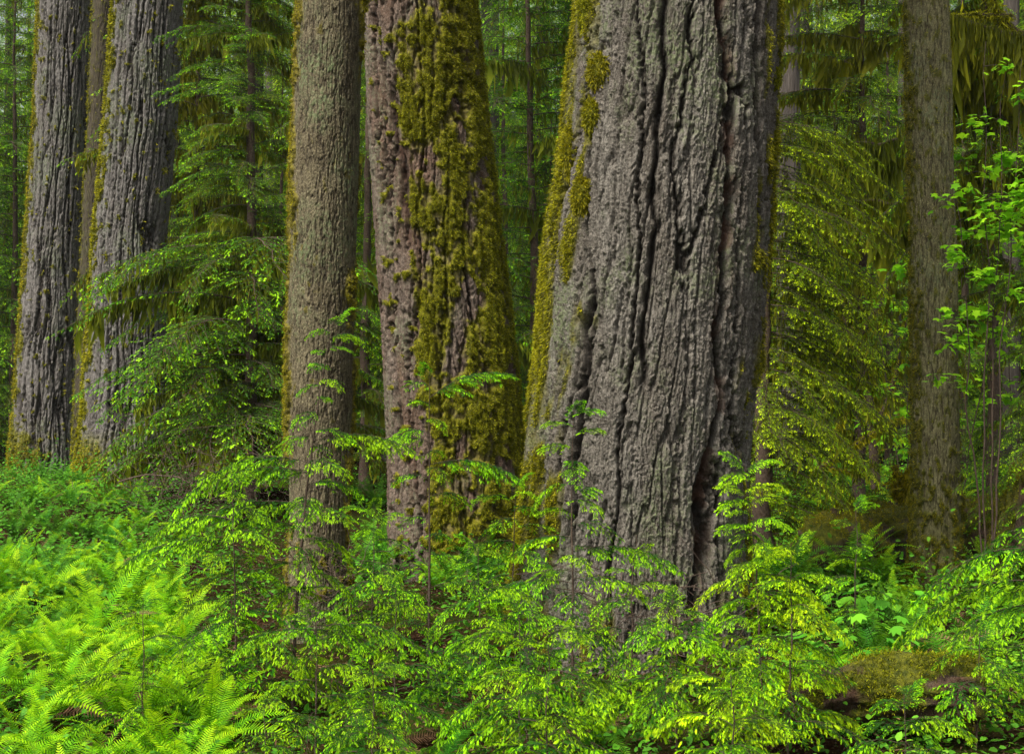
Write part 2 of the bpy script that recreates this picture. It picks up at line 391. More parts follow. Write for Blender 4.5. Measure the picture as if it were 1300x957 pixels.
def m_left(S):
    e = side(S, -1, .78, .97, .35, .2, .5); n, u = S['q'](.12)
    sp = sst(.55, .8, fbm(u, S['Z']/.2, n, S['seed']+31))*.8
    low = sst(1.7, .3, S['Z'])*side(S, -1, -.5, .5, .8, .2, .3)*.9
    return np.clip(np.maximum(np.maximum(e, sp), low), 0, 1)
S2 = trunk_surface([(0, 148, 230), (150, 137, 223), (300, 123, 209), (450, 113, 208), (550, 106, 215), (600, 98, 222), (640, 90, 228)], 30, 40, 360, .022,
    fir_bark(.20, 3.6, .10, 1.6, .065, .035, .012, .16), m_left, seed=37)
add_trunk_tree('douglas_fir', 'grey furrowed fir trunk with a moss edge, behind drooping hemlock boughs', S2, M['bark_fir'], 26000, .06, .018, .5)
S1 = trunk_surface([(0, 52, 119), (150, 46, 112), (300, 36, 104), (450, 26, 101), (550, 18, 100), (610, 12, 104)], 36, 42, 320, .026,
    fir_bark(.21, 3.4, .11, 1.6, .07, .035, .012, .17), m_left, seed=41)
add_trunk_tree('douglas_fir', 'grey furrowed fir trunk standing beyond the slim mossy stem', S1, M['bark_fir'], 16000, .06, .02, .5)

def m_hem(S):
    n, u = S['q'](.3); a = fbm(u, S['Z']/.9, n, S['seed']+15)
    e = sst(.72, 1.02, np.abs(np.sin(S['TH']))+.25*a - .12*(np.sin(S['TH']) > 0))
    n, u = S['q'](.07); sp = sst(.25, .7, fbm(u, S['Z']/.15, n, S['seed']+16))
    low = sst(1.1, .2, S['Z'])*.8
    n, u = S['q'](.035); fine = .5+.5*fbm(u, S['Z']/.12, n, S['seed']+18)
    return np.clip(e*.9*sst(.25, .75, fine+.2*a)+sp*.38*sst(-.3, .5, a)+low*sp, 0, 1)
S3 = trunk_surface([(0, 380, 461), (150, 374, 457), (300, 370, 452), (450, 365, 448), (600, 367, 444), (700, 368, 441), (790, 362, 446), (860, 350, 458)], 13.5, 30, 330, .009, hem_bark(.016), m_hem, seed=53)
add_trunk_tree('hemlock_tree', 'straight round hemlock trunk with ochre moss edges beside the mossy fir', S3, M['bark_hem'], 26000, .016, .005, .8)
def m_grn(S):
    n, u = S['q'](.3); a = fbm(u, S['Z']/.7, n, S['seed']+15)
    n, u = S['q'](.06); sp = sst(.0, .6, fbm(u, S['Z']/.14, n, S['seed']+16))
    e = sst(.7, 1., -np.sin(S['TH'])+.3*a)
    low = sst(2.0, .4, S['Z'])
    n, u = S['q'](.035); fine = .5+.5*fbm(u, S['Z']/.12, n, S['seed']+18)
    return np.clip(.45*sp + .8*e*sst(.3, .8, fine) + low*(.3+.6*sp), 0, 1)
S6 = trunk_surface([(0, 1150, 1204), (150, 1153, 1208), (300, 1158, 1214), (450, 1159, 1216), (600, 1160, 1218), (700, 1158, 1218), (770, 1148, 1226)], 15.5, 28, 300, .0115, hem_bark(.013), m_grn, seed=67)
add_trunk_tree('hemlock_tree', 'slender olive-brown hemlock trunk in front of the bright maple leaves', S6, M['bark_grn'], 26000, .016, .006, .7)
S1b = trunk_surface([(0, 119, 150), (150, 113, 140), (300, 104, 132), (450, 97, 126), (600, 92, 122)], 33, 30, 120, .04, hem_bark(.02), m_grn, seed=71)
add_trunk_tree('hemlock_tree', 'slim dark mossy trunk squeezed between two grey firs', S1b, M['bark_slim'], 5000, .04, .015, .7)

# moss cushions on the giant's flank
def cushion(par, S, px, py, w, hgt, seed):
    D = S['D']; z = wz(py, D); k = int(np.argmin(abs(S['z']-z)))
    cx = float(S['CX'][k, 0]); R = float(S['R'][k, 0]); th = math.asin(max(-.98, min(.98, (wx(px, D)-cx)/R)))
    r = np.random.default_rng(seed); n = 24
    a, b = np.meshgrid(np.arange(n)/n*2*PI, np.linspace(0, PI, 14))
    V = np.stack([np.cos(a)*np.sin(b)*w/2, np.sin(a)*np.sin(b)*w*.33, np.cos(b)*hgt/2*(1+.0*a)], -1)
    V *= (1+.22*pn(a/PI*4, b*3, 8, seed)[..., None]); V = V.reshape(-1, 3)
    i = np.arange(13)[:, None]*n; j = np.arange(n)[None]
    Q = np.stack([i+j, i+(j+1) % n, i+n+(j+1) % n, i+n+j], -1).reshape(-1, 4)
    ac = Acc(); ac.add(V, Q, .25, .5)
    m_ = 2600; idx = r.integers(0, len(V), m_); O = V[idx] + r.normal(0, .008, (m_, 3)); nn = unit(V[idx])
    Xd = unit(nn+r.normal(0, .5, (m_, 3))+np.array([0, 0, -.7])); Yd = unit(np.cross(Xd, r.normal(0, 1, (m_, 3)))); L = r.uniform(.02, .05, m_)
    ac.inst(BL, O, Xd, Yd, np.cross(Xd, Yd), np.stack([L, np.full(m_, .007), L], -1), r.beta(2, 2, m_)*.8, r.uniform(.2, .8, m_))
    o = obj('moss_cushion', ac.mesh('moss_cushion', [M['moss']]), par)
    o.location = (cx+(R+.01)*math.sin(th)-S['x0'], -(R+.01)*math.cos(th), z); o.rotation_euler = (0, 0, th)
for i, (px, py, w, hg) in enumerate([(756, 110, 28, 38), (748, 165, 22, 34), (735, 262, 26, 42), (742, 30, 20, 48), (722, 205, 18, 60), (975, 108, 14, 16), (972, 190, 16, 26), (968, 285, 10, 22)]):
    cushion(tree_big, S5, px, py, w/F*12.5, hg/F*12.5, 300+i)

# ------------------------------------------------------------------ conifer foliage
def needle_tpl(n, ln, wd, fwd=.45, axis=.03, droop=-.03, z=.0, tipw=None):
    V = []; T = []; A = []
    for i in range(n):
        x = (i+.3)/n*.92
        l = ln*(1-.35*(i/n)**2) * (1 if i % 2 else .86)
        for s in (-1, 1):
            b = len(V)
            V += [[x-wd/2, 0, droop*x*x], [x+wd/2, 0, droop*x*x], [x+l*fwd, s*l, droop*x*x+z*l]]; T.append([b, b+1, b+2]); A += [0, 0, .1+.25*i/n]
    b = len(V); V += [[0, -axis, 0], [0, axis, 0], [1.05, 0, droop]]; T.append([b, b+1, b+2]); A += [-.1, -.1, .3]
    return np.array(V), np.array(T), np.array(A)
T_OLD = needle_tpl(9, .27, .10, z=-.12)
T_NEW = needle_tpl(8, .26, .13, fwd=.7, axis=.07, droop=-.15, z=-.2)
T_MID = (np.array([[0, 0, 0], [.36, .25, -.02], [.42, .03, 0], [0, 0, 0], [.30, -.25, -.02], [.42, -.03, 0], [.4, 0, 0], [.78, .2, -.03], [.8, .03, -.02], [.4, 0, 0], [.72, -.2, -.03], [.8, -.03, -.02], [.2, .05, 0], [.2, -.05, 0], [1.05, 0, -.05]]), np.arange(15).reshape(5, 3), np.repeat([0, 0, .08, .08, .12], 3))
T_FAR = (np.array([[0, 0, 0], [.3, .13, 0], [1, 0, -.05], [.5, -.13, 0]]), np.array([[0, 1, 2], [0, 2, 3]]), np.array([-.1, 0, .2, 0]))

def branch(seed, L, lat_step, lat_len, tw_step, tw_len, lod, up=.15, droop=.45, new=.5, wood=.006, bare=.12, dens=1., hang=0., tilt=.25):
    """A flat, drooping hemlock bough along +X; returns an Acc (material 0 needles, 1 wood, 2 hanging moss)."""
    r = np.random.default_rng(seed); ac = Acc()
    n = 14; t = np.linspace(0, 1, n)
    wob = np.cumsum(r.normal(0, .012, n))*L
    P = np.stack([t*L*(1-.12*t*t*droop), wob, L*(up*t - droop*t**2.2)], -1)
    V, Q = tube(P, wood*(1-.85*t), 4); ac.add(V, Q, 0, .5, 1)
    O = []; X = []; Nn = []; S = []; A = []; K = []
    nl = int(L*(1-bare)/lat_step); sd = 1
    if hang > 0:
        k = int(hang*L*100); tt = r.uniform(0, .9, k)
        O2 = np.stack([np.interp(tt, t, P[:, i]) for i in range(3)], -1) + r.normal(0, .03, (k, 3))*[1, 3, .3]
        l = r.gamma(2.2, .06, k)*(.6+hang*.3); 
        Xd = unit(np.stack([r.normal(0, .07, k), r.normal(0, .07, k), -np.ones(k)], -1)); Yd = unit(np.cross(Xd, r.normal(0, 1, (k, 3))))
        ac.inst(BL, O2, Xd, Yd, np.cross(Xd, Yd), np.stack([l, r.uniform(.001, .0035, k), l], -1), r.uniform(0, .8, k), r.uniform(.2, .8, k), 2)
    for i in range(nl+1):
        tc = bare + (1-bare)*(i+r.uniform(-.3, .3))/max(1, nl); tc = min(max(tc, 0), .995)
        sd = -sd
        if r.random() > dens: continue
        p = np.array([np.interp(tc, t, P[:, k]) for k in range(3)])
        p2 = np.array([np.interp(min(tc+.05, 1), t, P[:, k]) for k in range(3)]); p1 = np.array([np.interp(tc-.05, t, P[:, k]) for k in range(3)])
        Td = unit(p2-p1); Sd = unit(np.cross([0, 0, 1.], Td))*sd
        ll = lat_len*(1-tc)**.75*r.uniform(.6, 1.2)*min(1, .45+tc*3) + tw_len*1.3
        al = math.radians(r.uniform(42, 62)*(1-.25*tc))
        d0 = math.cos(al)*Td + math.sin(al)*Sd + np.array([0, 0, r.normal(0, .12)])
        d0 = unit(d0); dr = r.uniform(.3, 1.)*tilt*3
        m = max(2, int(ll/tw_step)); s = np.linspace(0, 1, m+1)
        LP = p + d0*ll*s[:, None] + np.array([0, 0, -1.])*dr*ll*(s**2)[:, None]
        if lod < 2 and ll > tw_len*2:
            V, Q = tube(LP, wood*.35*(1-.8*s)+.0006, 3); ac.add(V, Q, 0, .5, 1)
        LT = unit(np.gradient(LP, axis=0)); LS = unit(np.cross([0, 0, 1.], LT))
        nwl = new + r.normal(0, .12)
        lat_on = 1. if r.random() < new+.1 else .12
        for j in range(1, m+1):
            for sg in ((-1, 1) if r.random() < .8 else (1 if j % 2 else -1,)):
                if r.random() > .93: continue
                a2 = math.radians(r.uniform(35, 60)); tl = tw_len*r.uniform(.6, 1.15)*(1-.45*s[j]*.8)
                dd = unit(math.cos(a2)*LT[j] + sg*math.sin(a2)*LS[j] + np.array([0, 0, r.normal(-.08, .12)]))
                O.append(LP[j]); X.append(dd); S.append(tl); A.append(nwl*(.22 if lod == 0 else .35)*(s[j]+tc)); K.append(0)
                pnew = (lat_on*1.3*sst(.25, .55, s[j]+.15*tc)) if lod == 0 else new*(.25+.9*sst(.3, .8, s[j]))
                if r.random() < pnew:
                    d3 = unit(dd+np.array([0, 0, -r.uniform(.15, .9)*(1 if lod == 0 else .3)])+r.normal(0, .12, 3))
                    O.append(LP[j]+dd*tl*.85); X.append(d3); S.append(tw_len*r.uniform(.6, .95)*(.74, .62, .8)[lod]); A.append(r.uniform(.66, 1.) if lod != 1 else r.uniform(.45, .95)); K.append(1)
                    for _ in range(int(lod == 0)*(1+int(r.random() < .35))):
                        O.append(LP[j]+dd*tl*r.uniform(.2, .7)); X.append(unit(d3+r.normal(0, .3, 3))); S.append(tw_len*r.uniform(.4, .66)); A.append(r.uniform(.62, .95)); K.append(1)
        e = 1 if r.random() < new*1.3 else 0
        O.append(LP[-1]); X.append(unit(LT[-1]+np.array([0, 0, -.25]))); S.append(tw_len*.9); A.append(.8 if e else .3); K.append(e)
    O = np.array(O); X = np.array(X); S = np.array(S); A = np.array(A); K = np.array(K)
    k = len(O); Z0 = unit(np.array([0, 0, 1.]) + r.normal(0, (.45, .22, .3)[lod], (k, 3))); Y = unit(np.cross(Z0, X)); Z = np.cross(X, Y)
    cl = np.clip(.5+.6*pn(O[:, 0]*2.5/max(L, .3)*1.5+seed, O[:, 1]*3, 256, seed) + r.normal(0, .13, k), 0, 1)
    if lod == 0:
        for kk, T in ((0, T_OLD), (1, T_NEW)):
            q = K == kk; ac.inst(T, O[q], X[q], Y[q], Z[q], S[q], A[q], cl[q], 0)
    else:
        ac.inst(T_MID if lod == 1 else T_FAR, O, X, Y, Z, S, A, cl, 0)
    return ac

def arrs(ac): return ac.get()
def conifer(seed, tpls, H, z0, nb, Lmax, shape, az=None, pitch=(.0, .1), hang_only=False):
    """Crown as one Acc: boughs from height z0 to H about the origin. az: None or function(rng,z)->azimuth."""
    r = np.random.default_rng(seed); ac = Acc()
    for i in range(nb):
        z = z0 + (H-z0)*((i+r.uniform(-.4, .4))/nb)
        T = tpls[r.integers(len(tpls))]; V, Fc, a, b, m = T
        phi = az(r, z) if az else i*2.4+r.normal(0, .4)
        L = Lmax*shape((z-z0)/(H-z0))*r.uniform(.7, 1.15)
        pt = r.uniform(*pitch); rl = r.normal(0, .12)
        X = np.array([math.cos(phi)*math.cos(pt), math.sin(phi)*math.cos(pt), math.sin(pt)])
        Y = unit(np.cross([0, 0, 1.], X)); Z = np.cross(X, Y)
        Y, Z = Y*math.cos(rl)+Z*math.sin(rl), Z*math.cos(rl)-Y*math.sin(rl)
        W = V[:, :1]*X*L + V[:, 1:2]*Y*L + V[:, 2:]*Z*L + np.array([0, 0, z])
        ac.add(W, Fc, a, np.clip(b+r.normal(0, .1), 0, 1), m)
    return ac
def norm_tpl(ac, L):
    V, Fc, a, b, m = ac.get(); return V/L, Fc, a, b, m
def trunk_mesh(name, H, r0, r1, mat, seed, n=12, lean=0.):
    z = np.linspace(-.3, H, 40); r = np.random.default_rng(seed)
    P = np.stack([lean*z+np.cumsum(r.normal(0, .012, 40)), np.cumsum(r.normal(0, .012, 40)), z], -1)
    V, Q = tube(P, np.interp(z, [-.3, 0, .6, H], [r0*1.6, r0*1.35, r0, r1])*(1+r.normal(0, .03, 40)), n)
    ac = Acc(); ac.add(V, Q); return ac.mesh(name, [mat], True)

# ---- near saplings: each bough is a part, boughs share mesh data
NT = []
for k in range(7):
    L = .62
    ac = branch(500+k, L, .026, .22, .022, .052, 0, up=.24, droop=.5+.12*(k % 3), new=.62+.1*(k % 2), wood=.003, bare=.08, dens=.95, tilt=.2)
    NT.append((ac.mesh('bough', [M['needle_near'], M['twig'], M['hangmoss']]), L))
ND = []
for k in range(4):
    L = .62
    ac = branch(540+k, L, .028, .22, .024, .052, 0, up=.16, droop=.5, new=.15, wood=.003, bare=.1, dens=.9, tilt=.2)
    ND.append((ac.mesh('bough', [M['needle_near'], M['twig'], M['hangmoss']]), L))
NB = []
for k in range(5):
    L = 1.05
    ac = branch(560+k, L, .028, .30, .023, .054, 0, up=.20, droop=.42+.1*(k % 3), new=.62, wood=.004, bare=.08, dens=.94, tilt=.22)
    NB.append((ac.mesh('bough', [M['needle_near'], M['twig'], M['hangmoss']]), L))
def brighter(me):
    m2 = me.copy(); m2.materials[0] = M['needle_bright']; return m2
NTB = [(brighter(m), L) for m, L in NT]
def sapling(px, D, top_py, label, nb=26, Lb=.62, seed=0, dark=.25, more=.8, lean_px=0, z_low=.25, extra=(), group='young hemlocks with lime tips in front of the big trunks', gap=.0):
    r = np.random.default_rng(seed)
    x = wx(px, D); g = float(gz(x, D)); H = wz(top_py, D)-g
    t = empty('hemlock_sapling', (x, D, g), label, 'sapling', group)
    nb = int(nb*more)
    n = 24; z = np.linspace(-.1, H, n); lean = lean_px/F*D
    P = np.stack([lean*np.clip(z/H, 0, 1)**2+.012*np.cumsum(r.normal(0, .3, n)), .012*np.cumsum(r.normal(0, .3, n)), z], -1)
    V, Q = tube(P, np.interp(z, [0, H], [.004+.004*H, .0015]), 6); ac = Acc(); ac.add(V, Q)
    obj('stem', ac.mesh('stem', [M['twig']], True), t)
    for i in range(nb):
        f = max(0, i+r.uniform(-.4, .4))/nb; zz = z_low + (H-z_low)*f**.9
        if r.random() < gap: continue
        fr = zz/H
        L = Lb*max(.05, 1.12-fr)**.6*r.uniform(.55, 1.15)
        if fr > .93: L = .18+.1*r.random()
        phi = i*2.399+r.normal(0, .35)
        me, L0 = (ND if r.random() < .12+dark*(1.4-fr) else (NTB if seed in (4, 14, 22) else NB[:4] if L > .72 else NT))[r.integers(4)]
        b = obj('branch', me, t); s = L/L0
        b.location = [float(np.interp(zz, z, P[:, k])) for k in range(2)]+[zz]
        pt = r.uniform(-.05, .3)+.35*(fr > .85)
        b.rotation_euler = (r.normal(0, .15), -pt, phi); b.scale = (s, s*r.uniform(.8, 1.15), s)
    for (zz, L, phi, pt) in extra:
        me, L0 = NB[r.integers(5)]; b = obj('branch', me, t); s = L/L0
        zz = wz(zz, D)-g
        b.location = [float(np.interp(zz, z, P[:, k])) for k in range(2)]+[zz]; b.rotation_euler = (0, -pt, phi); b.scale = (s, s*.8, s)
    # leading shoot
    me, L0 = NT[3]; b = obj('branch', me, t); b.location = (P[-1, 0], P[-1, 1], H-.08); b.rotation_euler = (0, -1.1, r.uniform(0, 6)); b.scale = (.32, .32, .32)
    return t

# ------------------------------------------------------------------ build vegetation
L_ = 2.4
MT = [norm_tpl(branch(600+k, L_, .050, .58, .042, .082, 1, up=.12, droop=.35+.08*(k % 3), new=.5, wood=.010, bare=.08, dens=.92, hang=.35*(k % 3), tilt=.09), L_) for k in range(6)]
MY = [norm_tpl(branch(620+k, L_, .055, .48, .045, .085, 1, up=.10, droop=.35+.08*(k % 3), new=.7, wood=.010, bare=.1, dens=.95, hang=.5, tilt=.10), L_) for k in range(5)]
MH = [norm_tpl(branch(640+k, L_, .06, .56, .05, .088, 1, up=.12, droop=.35+.1*(k % 3), new=.35, wood=.014, bare=.12, dens=.85, hang=2.2, tilt=.09), L_) for k in range(5)]
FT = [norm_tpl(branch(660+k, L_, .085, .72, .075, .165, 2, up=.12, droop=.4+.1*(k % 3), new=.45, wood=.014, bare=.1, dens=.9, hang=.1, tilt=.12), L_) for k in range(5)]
mats_mid = [M['needle_mid'], M['twig'], M['hangmoss']]
mats_yel = [M['needle_yellow'], M['twig'], M['hangmoss']]
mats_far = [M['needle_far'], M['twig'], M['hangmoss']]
cone = lambda f: max(.12, 1-f*.9)
full = lambda f: .75+.25*math.sin(f*3)

def mid_tree(px, D, H, z0, nb, Lmax, tpls, mats, seed, label, shape=cone, az=None, pitch=(-.05, .2), r0=.12, name='hemlock_tree', group=None, lean=0., bark='twig'):
    x = wx(px, D); g = float(gz(x, D))
    t = empty(name, (x, D, g), label, 'tree', group)
    obj('trunk', trunk_mesh('trunk', H, r0, .02, M[bark], seed, lean=lean), t)
    obj('crown', conifer(seed, tpls, H, z0, nb, Lmax, shape, az, pitch).mesh('crown', mats), t)
    return t

# understory hemlocks that can be told apart
mid_tree(318, 25, 13, 1.0, 190, 2.9, MT+MH[:2], mats_mid, 1, 'tall drooping hemlock whose boughs cross in front of two grey firs', shape=lambda f: 1.1 if f < .3 else .5, az=lambda r, z: PI+r.normal(0, .45) if z < 4.3 and r.random() < .3 else r.choice([PI+r.normal(0, .5), r.normal(0, .8), -PI/2+r.normal(0, .7), -PI/2+r.normal(0, .9)]))
mid_tree(250, 33, 14, .8, 90, 3.0, MH+MT[:3], mats_mid, 2, 'shaded hemlock hung with brown moss right behind the boughs of the drooping hemlock', shape=full)
mid_tree(972, 17, 5.6, .3, 110, 1.65, MY, mats_yel, 3, 'yellow-green hemlock sweeping down from behind the widest trunk', shape=lambda f: .75+.3*math.sin(f*2.6), az=lambda r, z: r.normal(-.35, .75), pitch=(-.35, .12))
mid_tree(1370, 15, 3.9, .5, 60, 2.2, MT+MY[:2], mats_mid, 4, 'hemlock reaching feathery boughs toward the slender olive trunk', shape=lambda f: .66-.2*f, az=lambda r, z: PI+r.normal(0, .6), pitch=(-.3, .05))
mid_tree(1260, 20, 10, 3.3, 45, 1.9, MH, mats_mid, 5, 'hemlock draped with long curtains of hanging moss beside the slender trunk', shape=full, az=lambda r, z: r.uniform(2, 5.5), pitch=(-.3, .1), r0=.09)
mid_tree(1090, 26, 12, 1.5, 85, 2.6, MH+MT, mats_mid, 6, 'dusky hemlock hung with moss between the widest trunk and the slender one', shape=full)
mid_tree(680, 29, 13, .5, 110, 3.0, MT+MH[:1], mats_mid, 7, 'hemlock filling the gap between the mossy fir and the widest trunk', shape=full)
mid_tree(20, 42, 15, .8, 110, 3.4, MT, mats_mid, 8, 'hemlock showing beyond the outermost grey fir', shape=full)
mid_tree(465, 30, 12, .5, 70, 2.2, MT+MH[:2], mats_mid, 9, 'hemlock glimpsed between the round trunk and the mossy fir', shape=full)

for t_, z0_, sd_ in [(o_, 13+2*i_, 70+i_) for i_, o_ in enumerate([o for o in C.objects if o.name.startswith('douglas_fir')])]:
    o_ = obj('crown', conifer(sd_, FT, 33, z0_, 55, 5.5, lambda f: .9-.5*f, None, (-.15, .15)).mesh('crown', mats_far), t_)  # unseen fir crowns above the view, added to shade the trees and ground below
# background forest: three crown types, copied
rng = np.random.default_rng(99)
protos = []
for k in range(4):
    H = 26; t = empty('hemlock_tree', (0, 0, 0), 'hemlock of the dim background forest', 'tree', 'hemlocks of the background forest')
    obj('trunk', trunk_mesh('trunk', H, .26, .05, M['bark_far'], 900+k), t)
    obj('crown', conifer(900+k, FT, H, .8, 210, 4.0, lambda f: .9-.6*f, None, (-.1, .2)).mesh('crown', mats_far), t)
    protos.append(t)
used = set()
spots = []
for D0, D1, n in ((38, 48, 16), (48, 62, 28), (62, 80, 36), (80, 105, 48)):
    for i in range(n):
        D = rng.uniform(D0, D1); px = -120 + 1540*(i+rng.uniform(.1, .9))/n
        if D < 45 and 0 < px < 260: D += 12
        spots.append((px, D))
for i, (px, D) in enumerate(spots):
    x = wx(px, D); loc = (x, D, float(gz(x, D))); k = i % 4; s = rng.uniform(.75, 1.15)
    if k not in used: used.add(k); protos[k].location = loc; protos[k].scale = (s, s, s)
    else: copy_thing(protos[k], loc, rng.uniform(0, 6.3), s, 'hemlock of the dim background forest', 'hemlocks of the background forest')
def moss_curtain(px0, px1, py, D, label, seed, n=900):
    r = np.random.default_rng(seed); x0 = wx((px0+px1)/2, D); z0 = wz(py, D); t = empty('mossy_branch', (x0, D, z0), label, 'branch')
    u = np.linspace(0, 1, 24); w_ = wx(px1, D)-wx(px0, D)
    P = np.stack([(u-.5)*w_, .4*np.sin(u*3+seed), .10*np.sin(u*5+seed)-.25*u*u+np.cumsum(r.normal(0, .01, 24))], -1)
    V, Q = tube(P, .035-.02*u, 7); ac = Acc(); ac.add(V, Q); obj('wood', ac.mesh('wood', [M['twig']], True), t)
    k = n*3; tt = r.random(k); env = .35+.65*np.abs(pn(tt*7+seed, tt*0+.3, 256, seed)); l = r.gamma(2.5, .15, k)*env*1.5+.04
    O = np.stack([np.interp(tt, u, P[:, i]) for i in range(3)], -1)+r.normal(0, .03, (k, 3)); Xd = unit(np.stack([r.normal(0, .05, k), r.normal(0, .05, k), -np.ones(k)], -1)); Yd = unit(np.cross(Xd, r.normal(0, 1, (k, 3))))
    b = Acc(); b.inst(BL, O, Xd, Yd, np.cross(Xd, Yd), np.stack([l*.8, r.uniform(.002, .0065, k), l*.8], -1), r.uniform(0, .9, k), r.uniform(.2, .8, k))
    o = obj('hanging_moss', b.mesh('hanging_moss', [M['hangmoss']]), t)
moss_curtain(1205, 1330, 25, 18.5, 'topmost mossy branch trailing long moss curtains past the slender trunk', 1, 1500)
moss_curtain(1212, 1320, 70, 19.5, 'mossy branch with tattered moss curtains just under the topmost one', 2, 1300)
moss_curtain(1150, 1020, 175, 22, 'mossy branch with short hanging moss between the widest trunk and the slender one', 3, 900)
moss_curtain(1165, 1050, 255, 21, 'lower drooping mossy branch ending behind the slender trunk', 4, 1100)
moss_curtain(1320, 1225, 215, 20.5, 'sagging mossy branch among the lime maple leaves', 5, 900)
moss_curtain(330, 225, 330, 26, 'mossy branch with olive moss threads inside the drooping hemlock', 6, 1200)
moss_curtain(370, 270, 420, 25, 'lowest moss-hung branch beside the round trunk', 7, 1500)
fill = mid_tree(640, 38, 13, .3, 120, 2.7, MT[:3], mats_far, 31, 'soft green hemlock some way behind the big trunks', shape=lambda f: 1-.6*f, group='hemlocks behind the big trunks')
for i, (px, D) in enumerate([(700, 44), (1010, 36), (1060, 42), (1130, 38), (1220, 34), (1290, 40), (250, 42), (360, 40), (-30, 46), (5, 52), (590, 48), (470, 46), (1175, 48), (300, 50)]):
    copy_thing(fill, (wx(px, D), D, float(gz(wx(px, D), D))), i*1.7, .8+.05*(i % 6), 'soft green hemlock some way behind the big trunks', 'hemlocks behind the big trunks')
# bare background trunks
def far_fir(px0, px1, D, label, w, seed):
    x = wx(px1, D); g = float(gz(x, D)); H = 30
    t = empty('fir_tree', (x, D, g), label, 'tree')
    lean = (wx(px0, D)-wx(px1, D))/max(wz(0, D), 1)
    r = np.random.default_rng(seed); n = 60; m = 80
    z = np.linspace(-.3, H, m); th = np.arange(n)/n*2*PI
    TH, Z = np.meshgrid(th, z); R = w/F*D/2*np.interp(z, [0, 1.5, H], [1.25, 1, .6])[:, None]
    h = .05*np.abs(pn(TH/(2*PI)*16, Z/2.5, 16, seed))*(w/F*D)
    V = np.stack([lean*Z+(R+h)*np.cos(TH), (R+h)*np.sin(TH), Z], -1).reshape(-1, 3)
    i = np.arange(m-1)[:, None]*n; j = np.arange(n)[None]; Q = np.stack([i+j, i+(j+1) % n, i+n+(j+1) % n, i+n+j], -1).reshape(-1, 4)
    obj('trunk', mk('trunk', V, Q, [M['bark_far']], smooth=True), t)
for a in [(1000, 1003, 34, 'grey-brown fir trunk just past the edge of the widest trunk', 32, 1), (1079, 1084, 46, 'dark narrow trunk midway between the widest trunk and the slender one', 19, 2),
          (1152, 1150, 40, 'pale grey trunk half hidden behind the slender olive trunk', 26, 3), (1262, 1262, 44, 'dark thin trunk seen through the maple leaves', 12, 4),
          (622, 620, 40, 'dim fir trunk close beside the top of the mossy fir', 26, 5), (690, 688, 52, 'thin grey trunk in the gap before the widest trunk', 17, 6),
          (1284, 1284, 38, 'pale trunk at the outer edge beyond the feathery boughs', 22, 7), (1238, 1236, 50, 'faint thin trunk behind the hanging moss', 14, 8), (1040, 1040, 60, 'faint far trunk in the misty green', 12, 9),
          (14, 8, 60, 'faint far trunk beyond the outermost hemlock', 16, 10), (345, 345, 50, 'far trunk behind the drooping hemlock', 20, 11)]: far_fir(*a)
# far-off wood as one mass
def far_wood():
    r = np.random.default_rng(5); ac = Acc(); T = FT[0]
    for i in range(520):
        D = r.uniform(110, 150); x = r.uniform(-.5, .5)*D; z = r.uniform(0, 46)
        phi = r.uniform(0, 2*PI); V, Fc, a, b, m = FT[i % 5]; L = r.uniform(7, 11)
        X = np.array([math.cos(phi), math.sin(phi), -.1]); Y = unit(np.cross([0, 0, 1.], X)); Z = np.cross(X, Y)
        ac.add(V[:, :1]*X*L+V[:, 1:2]*Y*L+V[:, 2:]*Z*L+np.array([x, D, z]), Fc, a, b, m)
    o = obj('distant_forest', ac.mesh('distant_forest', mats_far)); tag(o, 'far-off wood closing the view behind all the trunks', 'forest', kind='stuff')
far_wood()

# ------------------------------------------------------------------ saplings
PI_ = PI
sapling(372, 10.5, 402, 'tall thin lime-tipped sapling in front of the round trunk', 40, .62, 1, .2, lean_px=52, extra=[(588, 1.0, PI, .12), (600, .85, 2.8, .05), (560, .8, .2, .1), (640, 1.0, 3.3, 0), (430, .4, 1, .2)])
sapling(545, 11.5, 470, 'slim sapling spreading flat sprays before the mossy fir', 20, .66, 2, .45, extra=[(505, .72, .25, .5), (590, .8, .3, .05), (560, .6, PI-.4, .1)])
sapling(728, 10, 520, 'sapling with bright layered sprays at the foot of the widest trunk', 30, .62, 3, .2, extra=[(700, .8, .1, .05), (740, .8, PI, 0)])
sapling(968, 8.5, 588, 'brightest lime sapling with thin brown stem in front of the trunk edge', 44, .58, 4, -.1, lean_px=-22)
sapling(1004, 8.3, 690, 'short glowing sapling close beside the brightest one', 20, .6, 14, .05)
sapling(610, 9.6, 690, 'low bushy sapling with drooping lime tips between two bigger saplings', 26, .7, 5, .15)
sapling(690, 7.8, 800, 'lowest sapling spreading a lime mat near the giant trunk base', 18, .75, 6, .05)
sapling(860, 8.6, 760, 'broad low sapling whose sprays meet the brightest sapling', 20, .8, 7, .1)
sapling(1345, 9.5, 560, 'sapling leaning in with lime-dotted sprays over the ferns and log', 34, .85, 8, .3, extra=[(700, 1.0, PI, 0), (740, 1.1, 2.9, -.05), (770, 1.0, 3.4, 0)])
sapling(1240, 8.8, 800, 'low sapling beside the bottom mossy log', 16, .7, 9, .4)
sapling(300, 10.2, 590, 'wide lime-tipped sapling spreading over the sword ferns', 34, .8, 10, .2, extra=[(690, .9, PI, 0), (660, .8, 2.8, .05)])
sapling(400, 8.9, 770, 'low sapling with one long bright spray before the round trunk base', 14, .75, 11, .2, extra=[(795, .7, .1, 0), (800, .6, 3, 0)])
sapling(500, 9.3, 745, 'small dark-needled sapling below the slim one', 20, .7, 12, .6)
sapling(800, 9.6, 700, 'shaded sapling against the cleft of the widest trunk', 14, .6, 13, .5)
